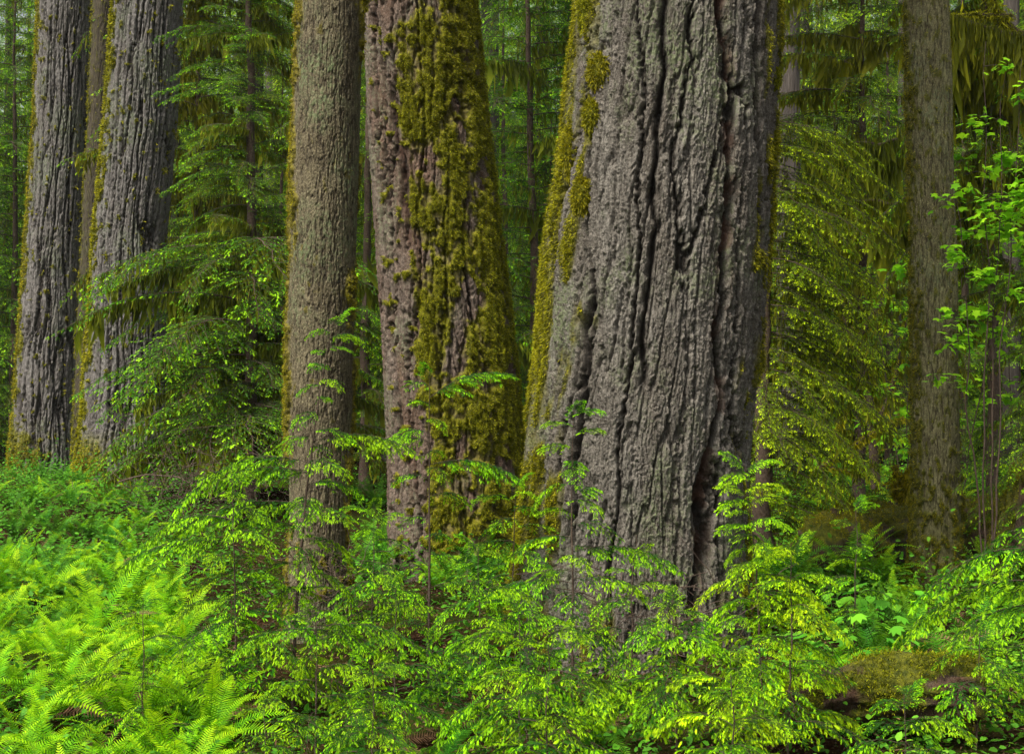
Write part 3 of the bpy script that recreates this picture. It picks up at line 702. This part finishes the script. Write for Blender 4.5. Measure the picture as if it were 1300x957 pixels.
sapling(180, 9.0, 760, 'low lime-tipped sapling growing among the sword ferns', 16, .6, 16, .15)
sapling(655, 11.8, 610, 'bushy sapling in the gap between the mossy fir and the widest trunk', 26, .7, 17, .25)
sapling(470, 12.2, 640, 'soft green sapling between the round trunk and the mossy fir', 24, .7, 18, .3)
sapling(660, 8.5, 770, 'low sapling with fine lime tips between the low bushy sapling and the lime mat', 20, .7, 24, .25)
sapling(470, 8.0, 840, 'low sapling below the small dark-needled one', 18, .7, 25, .3)
sapling(340, 7.6, 880, 'lowest sapling on the brown litter beside the ferns', 14, .6, 20, .4)
sapling(930, 7.6, 830, 'lowest lime sapling under the brightest one', 16, .75, 22, .05)
sapling(1150, 7.8, 880, 'low sapling nearest to the bottom mossy log', 12, .6, 23, .3)
sapling(1085, 11.5, 640, 'sparse little sapling above the broad leaves', 14, .5, 15, .3)

# ------------------------------------------------------------------ ferns
def frond_mesh(seed, L=1., arch=1., npair=34, w=.115, lod=0):
    r = np.random.default_rng(seed); ac = Acc()
    n = 20; t = np.linspace(0, 1, n); ang = math.radians(68) - arch*t**1.3*math.radians(85)
    ds = L/(n-1); P = np.zeros((n, 3)); P[1:, 0] = np.cumsum(np.cos(ang[1:])*ds); P[1:, 2] = np.cumsum(np.sin(ang[1:])*ds)
    P[:, 1] = .04*L*np.sin(t*2+r.uniform(0, 6))*t
    V, Q = tube(P, .004*(1-.8*t), 3); ac.add(V, Q, .15, .5, 0)
    T = unit(np.gradient(P, axis=0)); Sd = unit(np.cross([0, 0, 1.], T)); Up = np.cross(T, Sd)
    tt = np.repeat(np.linspace(.10, .985, npair), 2); sg = np.tile([-1., 1.], npair); k = len(tt)
    g = lambda A: np.stack([np.interp(tt, t, A[:, i]) for i in range(3)], -1)
    O = g(P); TT = unit(g(T)); SS = unit(g(Sd)); UU = unit(g(Up))
    ln = w*L*np.interp(tt, [0, .12, .3, .55, .8, 1], [.5, .75, 1, .95, .6, .08])*r.uniform(.9, 1.08, k)
    X = unit(TT*(.25+.3*tt[:, None])+SS*sg[:, None]+UU*r.normal(.10, .08, (k, 1)))
    Y = unit(TT - X*(TT*X).sum(1, keepdims=True)); Z = np.cross(X, Y)
    pin = (np.array([[0, -.5, 0], [0, .5, 0], [.45, .5, -.02], [.45, -.42, -.02], [1, .15, -.16]]), np.array([[0, 3, 2], [0, 2, 1], [3, 4, 2]]), np.array([-.05, -.05, .02, .02, .12]))
    pw = np.full(k, L*.8/npair*.62)
    ac.inst(pin, O, X, Y, Z, np.stack([ln, pw, ln], -1), .25+.55*tt+r.normal(0, .06, k), np.clip(.5+r.normal(0, .12, k), 0, 1), 0)
    return ac
FR = [frond_mesh(50+k, 1., [.7, 1., 1.25, .45, .9][k]) for k in range(5)]
FRm = {c: [f.mesh('frond', [M[c]]) for f in FR] for c in ('fern', 'fern_dark', 'dead')}
def fern(x, y, size, seed, label, col='fern', nf=13, group='sword ferns', merged=False):
    r = np.random.default_rng(seed); g = float(gz(x, y))
    tfs = [(i*2*PI/nf*1.0+r.normal(0, .25), r.uniform(-.25, .35), size*r.uniform(.7, 1.1), r.integers(5), r.normal(0, .2)) for i in range(nf)]
    if merged:
        ac = Acc()
        for phi, pt, s, k, rl in tfs:
            V, Fc, a, b, m = FR[k].get(); c, q = math.cos(pt), math.sin(pt)
            X = V[:, 0]*c+V[:, 2]*q; Z = V[:, 2]*c-V[:, 0]*q
            ac.add(np.stack([X*math.cos(phi)-V[:, 1]*math.sin(phi), X*math.sin(phi)+V[:, 1]*math.cos(phi), Z], -1)*s, Fc, a, np.clip(b+r.normal(0, .15), 0, 1), m)
        o = obj('sword_fern', ac.mesh('fern', [M[col]]), loc=(x, y, g)); return tag(o, label, 'fern', group)
    t = empty('sword_fern', (x, y, g), label, 'fern', group)
    for phi, pt, s, k, rl in tfs:
        dd = r.random() < .07
        o = obj('frond', FRm['dead' if dd else col][k], t); o.rotation_euler = (rl, pt+.5*dd, phi); o.scale = (s, s*r.uniform(.85, 1.15), s)
    return t
r = np.random.default_rng(31)
ORD = ['first', 'second', 'third', 'fourth', 'fifth', 'sixth', 'seventh', 'eighth', 'ninth', 'tenth', 'eleventh', 'twelfth']
ROWN = ['nearest', 'second nearest', 'third', 'fourth', 'fifth', 'sixth', 'seventh', 'eighth', 'ninth', 'tenth', 'farthest']
rows = [(7.9, -30, 300, 8), (8.8, -30, 280, 8), (9.7, -20, 290, 8), (10.8, -30, 250, 8), (12.0, -20, 260, 8), (13.3, -30, 240, 8), (14.8, -20, 230, 8), (16.4, -30, 200, 8), (18.4, -30, 180, 9), (21, -20, 200, 9), (24, -20, 180, 9)]
for ri, (D, p0, p1, n) in enumerate(rows):
    for i in range(n):
        px = p0+(p1-p0)*(i+r.uniform(.25, .75))/n; d = D+r.uniform(-.5, .5)
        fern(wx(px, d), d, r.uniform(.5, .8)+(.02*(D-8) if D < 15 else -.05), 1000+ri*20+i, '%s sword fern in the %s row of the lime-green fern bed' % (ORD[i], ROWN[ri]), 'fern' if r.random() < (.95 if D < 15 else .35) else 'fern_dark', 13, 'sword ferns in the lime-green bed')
nm = 0
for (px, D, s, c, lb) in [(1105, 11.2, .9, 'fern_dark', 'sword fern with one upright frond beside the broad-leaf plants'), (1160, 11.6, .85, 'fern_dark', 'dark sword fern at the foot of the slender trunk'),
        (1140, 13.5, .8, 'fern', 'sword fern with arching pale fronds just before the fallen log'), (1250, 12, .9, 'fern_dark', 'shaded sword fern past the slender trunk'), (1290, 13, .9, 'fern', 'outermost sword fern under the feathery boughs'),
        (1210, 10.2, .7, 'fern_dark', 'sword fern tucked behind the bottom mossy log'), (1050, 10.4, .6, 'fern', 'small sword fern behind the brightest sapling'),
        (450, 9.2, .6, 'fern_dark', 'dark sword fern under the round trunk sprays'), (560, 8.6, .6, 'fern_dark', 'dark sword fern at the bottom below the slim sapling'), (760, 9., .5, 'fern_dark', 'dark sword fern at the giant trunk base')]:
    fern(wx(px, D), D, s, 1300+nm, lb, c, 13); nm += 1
for i in range(95):       # beyond: many small ferns carpeting the floor
    D = 15+19*r.random()**1.4; px = r.choice([r.uniform(-20, 200), r.uniform(950, 1150), r.uniform(960, 1310), r.uniform(440, 700), r.uniform(-20, 200), r.uniform(1000, 1310)])
    if 190 < px < 380: px -= 210
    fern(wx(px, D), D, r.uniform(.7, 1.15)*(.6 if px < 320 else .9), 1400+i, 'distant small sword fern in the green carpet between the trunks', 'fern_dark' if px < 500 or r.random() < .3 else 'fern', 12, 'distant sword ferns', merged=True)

# ------------------------------------------------------------------ broad leaves
def palm_leaf(lobes=7, depth=.45, seed=0, fold=.12):
    a0 = math.radians(150); V = [[0, 0, 0]]; n = lobes*2+1
    ang = np.linspace(-a0, a0, n)
    for i, a in enumerate(ang):
        rr = (1. if i % 2 else depth)*(1-.35*abs(a)/a0)
        V.append([.3+rr*math.cos(a)*.7, rr*math.sin(a)*.7, -fold*rr*(1 if i % 2 else .3)])
    T = [[0, i, i+1] for i in range(1, n)]
    return np.array(V), np.array(T), np.zeros(len(V))
PL = palm_leaf(5, .6); DC = palm_leaf(7, .68, fold=.18)
OV = (np.array([[0, 0, 0], [.3, .3, .05], [.7, .24, .04], [1, 0, -.08], [.7, -.24, .04], [.3, -.3, .05]]), np.array([[0, 1, 2], [0, 2, 3], [0, 3, 4], [0, 4, 5]]), np.zeros(6))
def leaves(ac, O, X, size, r, tpl, nw, flat=.35, m=0):
    k = len(O); Z0 = unit(np.array([0, 0, 1.])+r.normal(0, flat, (k, 3))); Y = unit(np.cross(Z0, X)); Z = np.cross(X, Y)
    ac.inst(tpl, O, X, Y, Z, size, nw, np.clip(.5+r.normal(0, .2, k), 0, 1), m)
def maple(px, D, H, label, seed, nstem=4, nl=40, ls=.12, spread=.5, z0=1.2, tgt='maple', bl=1.):
    r = np.random.default_rng(seed); x = wx(px, D); g = float(gz(x, D))
    t = empty('vine_maple', (x, D, g), label, 'tree'); w = Acc(); lf = Acc()
    for s in range(nstem):
        n = 18; tt = np.linspace(0, 1, n); a = r.uniform(0, 6.3); b = r.uniform(.2, 1)*spread
        P = np.stack([math.cos(a)*b*tt**1.4, math.sin(a)*b*tt**1.4, H*tt*r.uniform(.7, 1)], -1)+np.cumsum(r.normal(0, .02, (n, 3)), 0)
        V, Q = tube(P, .012*(1-.7*tt), 5); w.add(V, Q)
        for j in range(10):
            f = r.uniform(z0/H, 1); p = np.array([np.interp(f, tt, P[:, i]) for i in range(3)]); phi = r.uniform(0, 6.3); L = r.uniform(.3, 1.0)*bl
            u = np.linspace(0, 1, 7); d = np.array([math.cos(phi), math.sin(phi), .25])
            BP = p+d*L*u[:, None]-np.array([0, 0, .2])*L*(u**2)[:, None]
            V, Q = tube(BP, .006*(1-.7*u), 3); w.add(V, Q)
            k = int(nl/10*r.uniform(.6, 1.5))+2; uu = r.uniform(.25, 1, k)
            O = np.stack([np.interp(uu, u, BP[:, i]) for i in range(3)], -1)+r.normal(0, .05, (k, 3))
            X = unit(np.stack([r.normal(0, 1, k), r.normal(0, 1, k), r.normal(-.3, .3, k)], -1))
            leaves(lf, O, X, r.uniform(.6, 1.2, k)*ls, r, PL, r.beta(2, 1.5, k))
    obj('stem', w.mesh('stem', [M['twig']], True), t); obj('foliage', lf.mesh('foliage', [M[tgt]]), t)
maple(1254, 14.6, 6.0, 'vine maple with glowing lime leaves beside the slender trunk', 1, 4, 150, .10, .34, 3.0, bl=.45)
maple(1215, 19, 5.6, 'taller vine maple with pale lime leaves behind the moss curtains', 2, 5, 60, .14, 1.0, 2.0)
maple(1150, 21, 4.6, 'small maple with cool green leaves half behind the slender trunk', 3, 4, 45, .13, .6, 1.2)
maple(1290, 22, 6, 'vine maple high at the outer edge behind feathery boughs', 4, 4, 55, .14, 1.0, 2.0)
def broadplant(px, D, seed, label, n=9, H=.6, ls=.2):
    r = np.random.default_rng(seed); x = wx(px, D); g = float(gz(x, D)); w = Acc(); lf = Acc()
    t = empty('broadleaf_plant', (x, D, g), label, 'plant', 'broad-leaf plants near the fallen logs')
    for i in range(n):
        phi = r.uniform(0, 6.3); h = H*r.uniform(.5, 1.1); u = np.linspace(0, 1, 6)
        P = np.stack([math.cos(phi)*.28*u**1.5, math.sin(phi)*.28*u**1.5, h*u], -1); V, Q = tube(P, .005*(1-.5*u), 3); w.add(V, Q, .2)
        leaves(lf, P[-1:], unit(np.array([[math.cos(phi), math.sin(phi), -.3]])), np.array([ls*r.uniform(.7, 1.2)]), r, DC if r.random() < .5 else OV, np.array([r.uniform(.1, .8)]), .25)
    obj('stem', w.mesh('stem', [M['broad']]), t); obj('foliage', lf.mesh('foliage', [M['broad']]), t)
bl = ['next to the bright sapling stem', 'with the widest dark leaves', 'below the sparse little sapling', 'touching the upright fern frond', 'nearest to the bottom log', 'just before the fallen log', 'with small pale leaves', 'farthest from the bottom log', 'half under the lime sprays', 'between the two sword ferns', 'close to the slender trunk', 'on the bare brown patch']
for i in range(12):
    broadplant(1035+r.uniform(0, 110), r.uniform(9.5, 13), 60+i, 'leafy green broad-leaf plant '+bl[i], 10, .5, .13)

# ground cover: small-leaved carpet
def carpet():
    r = np.random.default_rng(77); ac = Acc(); n = 120000
    D = 8+26*r.random(n)**.9; px = r.uniform(-60, 1360, n)
    x = wx(px, D); d = pn(x/1.1, D/1.1, 256, 3)+.35*((px > 960)|(px < 240)); q = r.random(n) < np.clip(.5+d*1.1-.35*((px > 300)*(px < 930)), .03, 1)
    D = D[q]; x = x[q]; k = len(x)
    hh = r.gamma(2, .09, k)*(.6+.6*(D > 13))
    O = np.stack([x, D, gz(x, D)+hh], -1); X = unit(np.stack([r.normal(0, 1, k), r.normal(0, 1, k), r.normal(0, .3, k)], -1))
    leaves(ac, O, X, r.uniform(.03, .075, k), r, OV, np.clip(r.beta(2, 2, k)*(.5+.5*(x > 2)), 0, 1), .5)
    o = obj('ground_cover', ac.mesh('ground_cover', [M['broad']])); tag(o, 'low small-leaved plants carpeting the forest floor', 'ground cover', kind='stuff')
    ac = Acc(); n = 26000; D = 7.5+14*r.random(n); x = wx(r.uniform(-60, 1360, n), D); O = np.stack([x, D, gz(x, D)+.015+r.random(n)*.03], -1)
    X = unit(np.stack([r.normal(0, 1, n), r.normal(0, 1, n), r.normal(0, .2, n)], -1))
    leaves(ac, O, X, r.uniform(.02, .06, n), r, (OV[0]*[1, .4, 1], OV[1], OV[2]), r.beta(2, 2, n), .4)
    o = obj('fallen_leaves', ac.mesh('fallen_leaves', [M['dead']])); tag(o, 'brown needle and leaf litter scattered on the floor', 'leaf litter', kind='stuff')
carpet()

# ------------------------------------------------------------------ logs, dead wood
def log(name, P, R, label, seed, cat='log', nbl=14000, mat='bark_log', mossy=1.):
    P = np.array(P, float); n = 90; m = 60; t = np.linspace(0, 1, len(P)); s = np.linspace(0, 1, n)
    C3 = np.stack([np.interp(s, t, P[:, i]) for i in range(3)], -1); RR = np.interp(s, t, R)
    T = unit(np.gradient(C3, axis=0)); A = unit(np.cross(T, [0, 0, 1.])); B = np.cross(A, T)
    a = np.arange(m)/m*2*PI; TH, SS = np.meshgrid(a, s)
    Ln = np.linalg.norm(np.diff(P, axis=0), axis=1).sum()
    h = .05*fbm(TH/(2*PI)*9, SS*Ln/.5, 9, seed, 3)+.05*(1-2*np.abs(pn(TH/(2*PI)*18, SS*Ln/.8, 18, seed+2)))+.03*pn(TH/(2*PI)*30, SS*Ln/.12, 30, seed+3)
    mo = np.clip(mossy*(.3+.55*np.sin(TH)+1.1*fbm(TH/(2*PI)*8, SS*Ln/.3, 8, seed+5)), 0, 1)
    rad = RR[:, None]+h*RR[:, None]/.25+.03*mo
    V = C3[:, None]+rad[..., None]*(np.cos(a)[None, :, None]*A[:, None]+np.sin(a)[None, :, None]*B[:, None])
    i = np.arange(n-1)[:, None]*m; j = np.arange(m)[None]; Q = np.stack([i+j, i+(j+1) % m, i+m+(j+1) % m, i+m+j], -1).reshape(-1, 4)
    Vf = V.reshape(-1, 3)
    t0 = empty(name, (0, 0, 0), label, cat)
    # end caps as cut discs
    nV = len(Vf); Vf2 = np.concatenate([Vf, C3[:1], C3[-1:]])
    caps = [[nV, (j+1) % m, j, j] for j in range(m)]
    tri = np.concatenate([Q[:, [0, 1, 2]], Q[:, [0, 2, 3]], np.array([[nV, (j+1) % m, j] for j in range(m)]), np.array([[nV+1, (n-1)*m+j, (n-1)*m+(j+1) % m] for j in range(m)])])
    ex = lambda A_, v: np.concatenate([A_.ravel(), [v, v]])
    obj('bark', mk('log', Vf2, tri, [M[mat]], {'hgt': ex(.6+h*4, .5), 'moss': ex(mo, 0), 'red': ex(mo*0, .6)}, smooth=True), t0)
    r = np.random.default_rng(seed); p = np.clip(mo-.3, 0, None).ravel(); idx = r.choice(len(p), nbl, p=p/p.sum()); O = Vf[idx]+r.normal(0, .02, (nbl, 3)); nn = (V-C3[:, None]).reshape(-1, 3)[idx]
    Xd = unit(unit(nn)+r.normal(0, .6, (nbl, 3))+np.array([0, 0, -.2])); Yd = unit(np.cross(Xd, r.normal(0, 1, (nbl, 3)))); L = r.uniform(.012, .03, nbl)
    ac = Acc(); ac.inst(BL, O, Xd, Yd, np.cross(Xd, Yd), np.stack([L, np.full(nbl, .006), L], -1), r.beta(2, 3, nbl), r.uniform(.2, .8, nbl))
    o = obj('moss', ac.mesh('moss', [M['moss']]), t0); tag(o, kind='stuff')
def at(px, py, D): return [wx(px, D), D, wz(py, D)]
log('fallen_log', [at(1260, 672, 18.6), at(1180, 672, 18.2), at(1090, 682, 16.8), at(1040, 705, 15.5)], [.36, .34, .32, .28], 'thick mossy fallen log passing behind the slender trunk', 1, nbl=30000)
log('fallen_log', [at(1240, 880, 8.9), at(1150, 872, 8.9), at(1060, 885, 9.1), at(1000, 915, 9.2)], [.15, .16, .15, .12], 'mossy reddish log lying lowest beside the dark ferns', 2, nbl=12000)
log('tree_stump', [at(1300, 700, 15), at(1302, 640, 15), at(1310, 590, 15)], [.26, .2, .14], 'dark broken stump at the outer edge near the feathery boughs', 4, cat='stump', nbl=3000, mossy=.4)
def limb(name, pts, r0, r1, label, cat, mat='twig', moss=0, seed=0, side=()):
    t = empty(name, tuple(pts[0]), label, cat); o0 = np.array(pts[0]); ac = Acc(); bl = Acc(); r = np.random.default_rng(seed)
    def seg(pts, r0, r1):
        P = np.array(pts, float)-o0; t_ = np.linspace(0, 1, len(P)); s = np.linspace(0, 1, 24)
        Q3 = np.stack([np.interp(s, t_, P[:, i]) for i in range(3)], -1)+np.cumsum(r.normal(0, .006, (24, 3)), 0)
        V, Q = tube(Q3, r0+(r1-r0)*s, 7); ac.add(V, Q, 0, .5, 0)
        if moss:
            k = int(moss*np.linalg.norm(np.diff(P, axis=0), axis=1).sum()); u = r.random(k)
            O = np.stack([np.interp(u, s, Q3[:, i]) for i in range(3)], -1)+r.normal(0, r0*.6, (k, 3))
            Xd = unit(r.normal(0, .6, (k, 3))+[0, 0, -.8]); Yd = unit(np.cross(Xd, r.normal(0, 1, (k, 3)))); L = r.gamma(2, .02, k)+.01
            bl.inst(BL, O, Xd, Yd, np.cross(Xd, Yd), np.stack([L, np.full(k, .009), L], -1), r.beta(2, 1.5, k), r.uniform(.3, .8, k))
    seg(pts, r0, r1)
    for sp in side: seg(sp, r0*.6, r1*.6)
    obj('wood', ac.mesh('wood', [M[mat]], True), t)
    if moss: o = obj('moss', bl.mesh('moss', [M['moss']]), t); tag(o, kind='stuff')
limb('dead_branch', [at(150, 612, 20), at(185, 603, 20), at(225, 606, 19.8), at(262, 622, 19.6), at(272, 632, 19.5)], .014, .006, 'thin arched grey dead branch in front of the grey fir base', 'branch', 'twig', 0, 1)
limb('dead_branch', [at(262, 600, 20), at(255, 622, 19.8), at(248, 640, 19.5)], .02, .012, 'short reddish broken stick leaning by the arched dead branch', 'branch', 'twig', 0, 2)
limb('mossy_branch', [at(1030, 600, 19), at(1070, 572, 19.3), at(1105, 553, 19.6), at(1150, 530, 20)], .03, .012, 'yellow mossy diagonal branch above the green carpet', 'branch', 'twig', 1600, 3, [[at(1070, 572, 19.3), at(1060, 550, 19.2), at(1072, 520, 19.2)], [at(1040, 592, 19), at(1085, 598, 19)]])
limb('mossy_sapling', [at(1140, 660, 17.6), at(1134, 620, 17.6), at(1132, 588, 17.6)], .03, .015, 'small forked mossy bare sapling beside the slender trunk', 'sapling', 'twig', 2200, 4, [[at(1142, 658, 17.6), at(1150, 620, 17.5), at(1157, 605, 17.4)], [at(1136, 615, 17.6), at(1150, 595, 17.5)]])
limb('maple_trunk', [at(1112, 620, 22), at(1104, 500, 22), at(1090, 430, 22), at(1070, 380, 22)], .08, .05, 'dark curved leaning bare trunk in the shade past the yellow-green hemlock', 'tree', 'twig', 900, 5, [[at(1108, 560, 22), at(1135, 480, 22), at(1150, 400, 22)], [at(1090, 430, 22), at(1120, 380, 22), at(1150, 330, 22)]])
limb('mossy_branch', [at(1330, 60, 19), at(1280, 32, 19), at(1262, 5, 19), at(1250, -30, 19)], .05, .03, 'twisting mossy limb high above the moss curtains', 'branch', 'twig', 2600, 6, [[at(1285, 20, 19), at(1240, 18, 19), at(1205, 22, 19)]])
# brown dead twigs brush
def brush(px, py, D, label, seed, w=60, n=70):
    r = np.random.default_rng(seed); c = np.array(at(px, py, D)); ac = Acc()
    for i in range(n):
        p = r.normal(0, 1, 3)*[w/F*D*.5, .4, .22]; d = unit(r.normal(0, 1, 3)*[1, 1, .5]); L = r.uniform(.2, .7); s = np.linspace(0, 1, 8)
        P = p+d*L*s[:, None]+np.cumsum(r.normal(0, .012, (8, 3)), 0); V, Q = tube(P, .004*(1-.7*s)+.001, 3); ac.add(V, Q, 0, .5)
    o = obj('dead_twigs', ac.mesh('dead_twigs', [M['twig']]), loc=tuple(c)); tag(o, label, 'twigs', kind='stuff')
brush(262, 618, 17.5, 'tangle of brown dead twigs at the grey fir base', 1, 110, 260)
brush(410, 740, 12.6, 'dry brown twigs round the round trunk base', 2, 90, 110)
brush(830, 790, 11, 'dry twigs in the dark hollow under the widest trunk', 3, 160, 120)

# ------------------------------------------------------------------ world, light, camera
sc = bpy.context.scene
w = bpy.data.worlds.new('World'); sc.world = w; w.use_nodes = True
nt = w.node_tree; bg = nt.nodes['Background']; sky = nt.nodes.new('ShaderNodeTexSky'); sky.sky_type = 'NISHITA'; sky.sun_disc = False
EL, AZ = math.radians(56), math.radians(222)
sky.sun_elevation = EL; sky.sun_rotation = AZ; sky.air_density = 1; sky.dust_density = 5; sky.ozone_density = 1
hs = nt.nodes.new('ShaderNodeHueSaturation'); hs.inputs['Saturation'].default_value = .25; nt.links.new(sky.outputs[0], hs.inputs['Color']); nt.links.new(hs.outputs[0], bg.inputs[0]); bg.inputs[1].default_value = .10
def haze():
    v = np.array([[x, y, z] for z in (-4, 50) for y in (-30, 200) for x in (-130, 130)], float)
    q = np.array([[0, 2, 3, 1], [4, 5, 7, 6], [0, 1, 5, 4], [2, 6, 7, 3], [0, 4, 6, 2], [1, 3, 7, 5]])
    m, nt2, out = newmat('haze'); pv = nt2.nodes.new('ShaderNodeVolumePrincipled'); pv.inputs['Color'].default_value = (.85, .92, .9, 1); pv.inputs['Density'].default_value = .0002; pv.inputs['Anisotropy'].default_value = .2
    nt2.links.new(pv.outputs[0], out.inputs['Volume'])
    tag(obj('haze', mk('haze', v, q, [m])), 'thin damp haze between the far trees', 'haze', kind='stuff')
haze()
sl = bpy.data.lights.new('sun', 'SUN'); sl.energy = 3.2; sl.angle = math.radians(14); sl.color = (1, .96, .88)
so = bpy.data.objects.new('sun', sl); C.objects.link(so)
dv = np.array([math.sin(AZ)*math.cos(EL), math.cos(AZ)*math.cos(EL), math.sin(EL)])   # towards the sun
from mathutils import Vector
so.rotation_euler = Vector(dv).to_track_quat('Z', 'Y').to_euler()
cam = bpy.data.cameras.new('camera'); co = bpy.data.objects.new('camera', cam); C.objects.link(co); sc.camera = co
cam.sensor_width = 36; cam.lens = F/1300*36; cam.clip_end = 2000; co.location = (0, 0, CAMZ); co.rotation_euler = (PI/2, 0, 0)
sc.view_settings.view_transform = 'Standard'; sc.view_settings.look = 'None'; sc.view_settings.exposure = 1.2; sc.view_settings.gamma = 1
sc.cycles.use_denoising = True; sc.cycles.max_bounces = 6; sc.cycles.diffuse_bounces = 4; sc.cycles.transmission_bounces = 4; sc.cycles.use_adaptive_sampling = True; sc.cycles.adaptive_threshold = .02
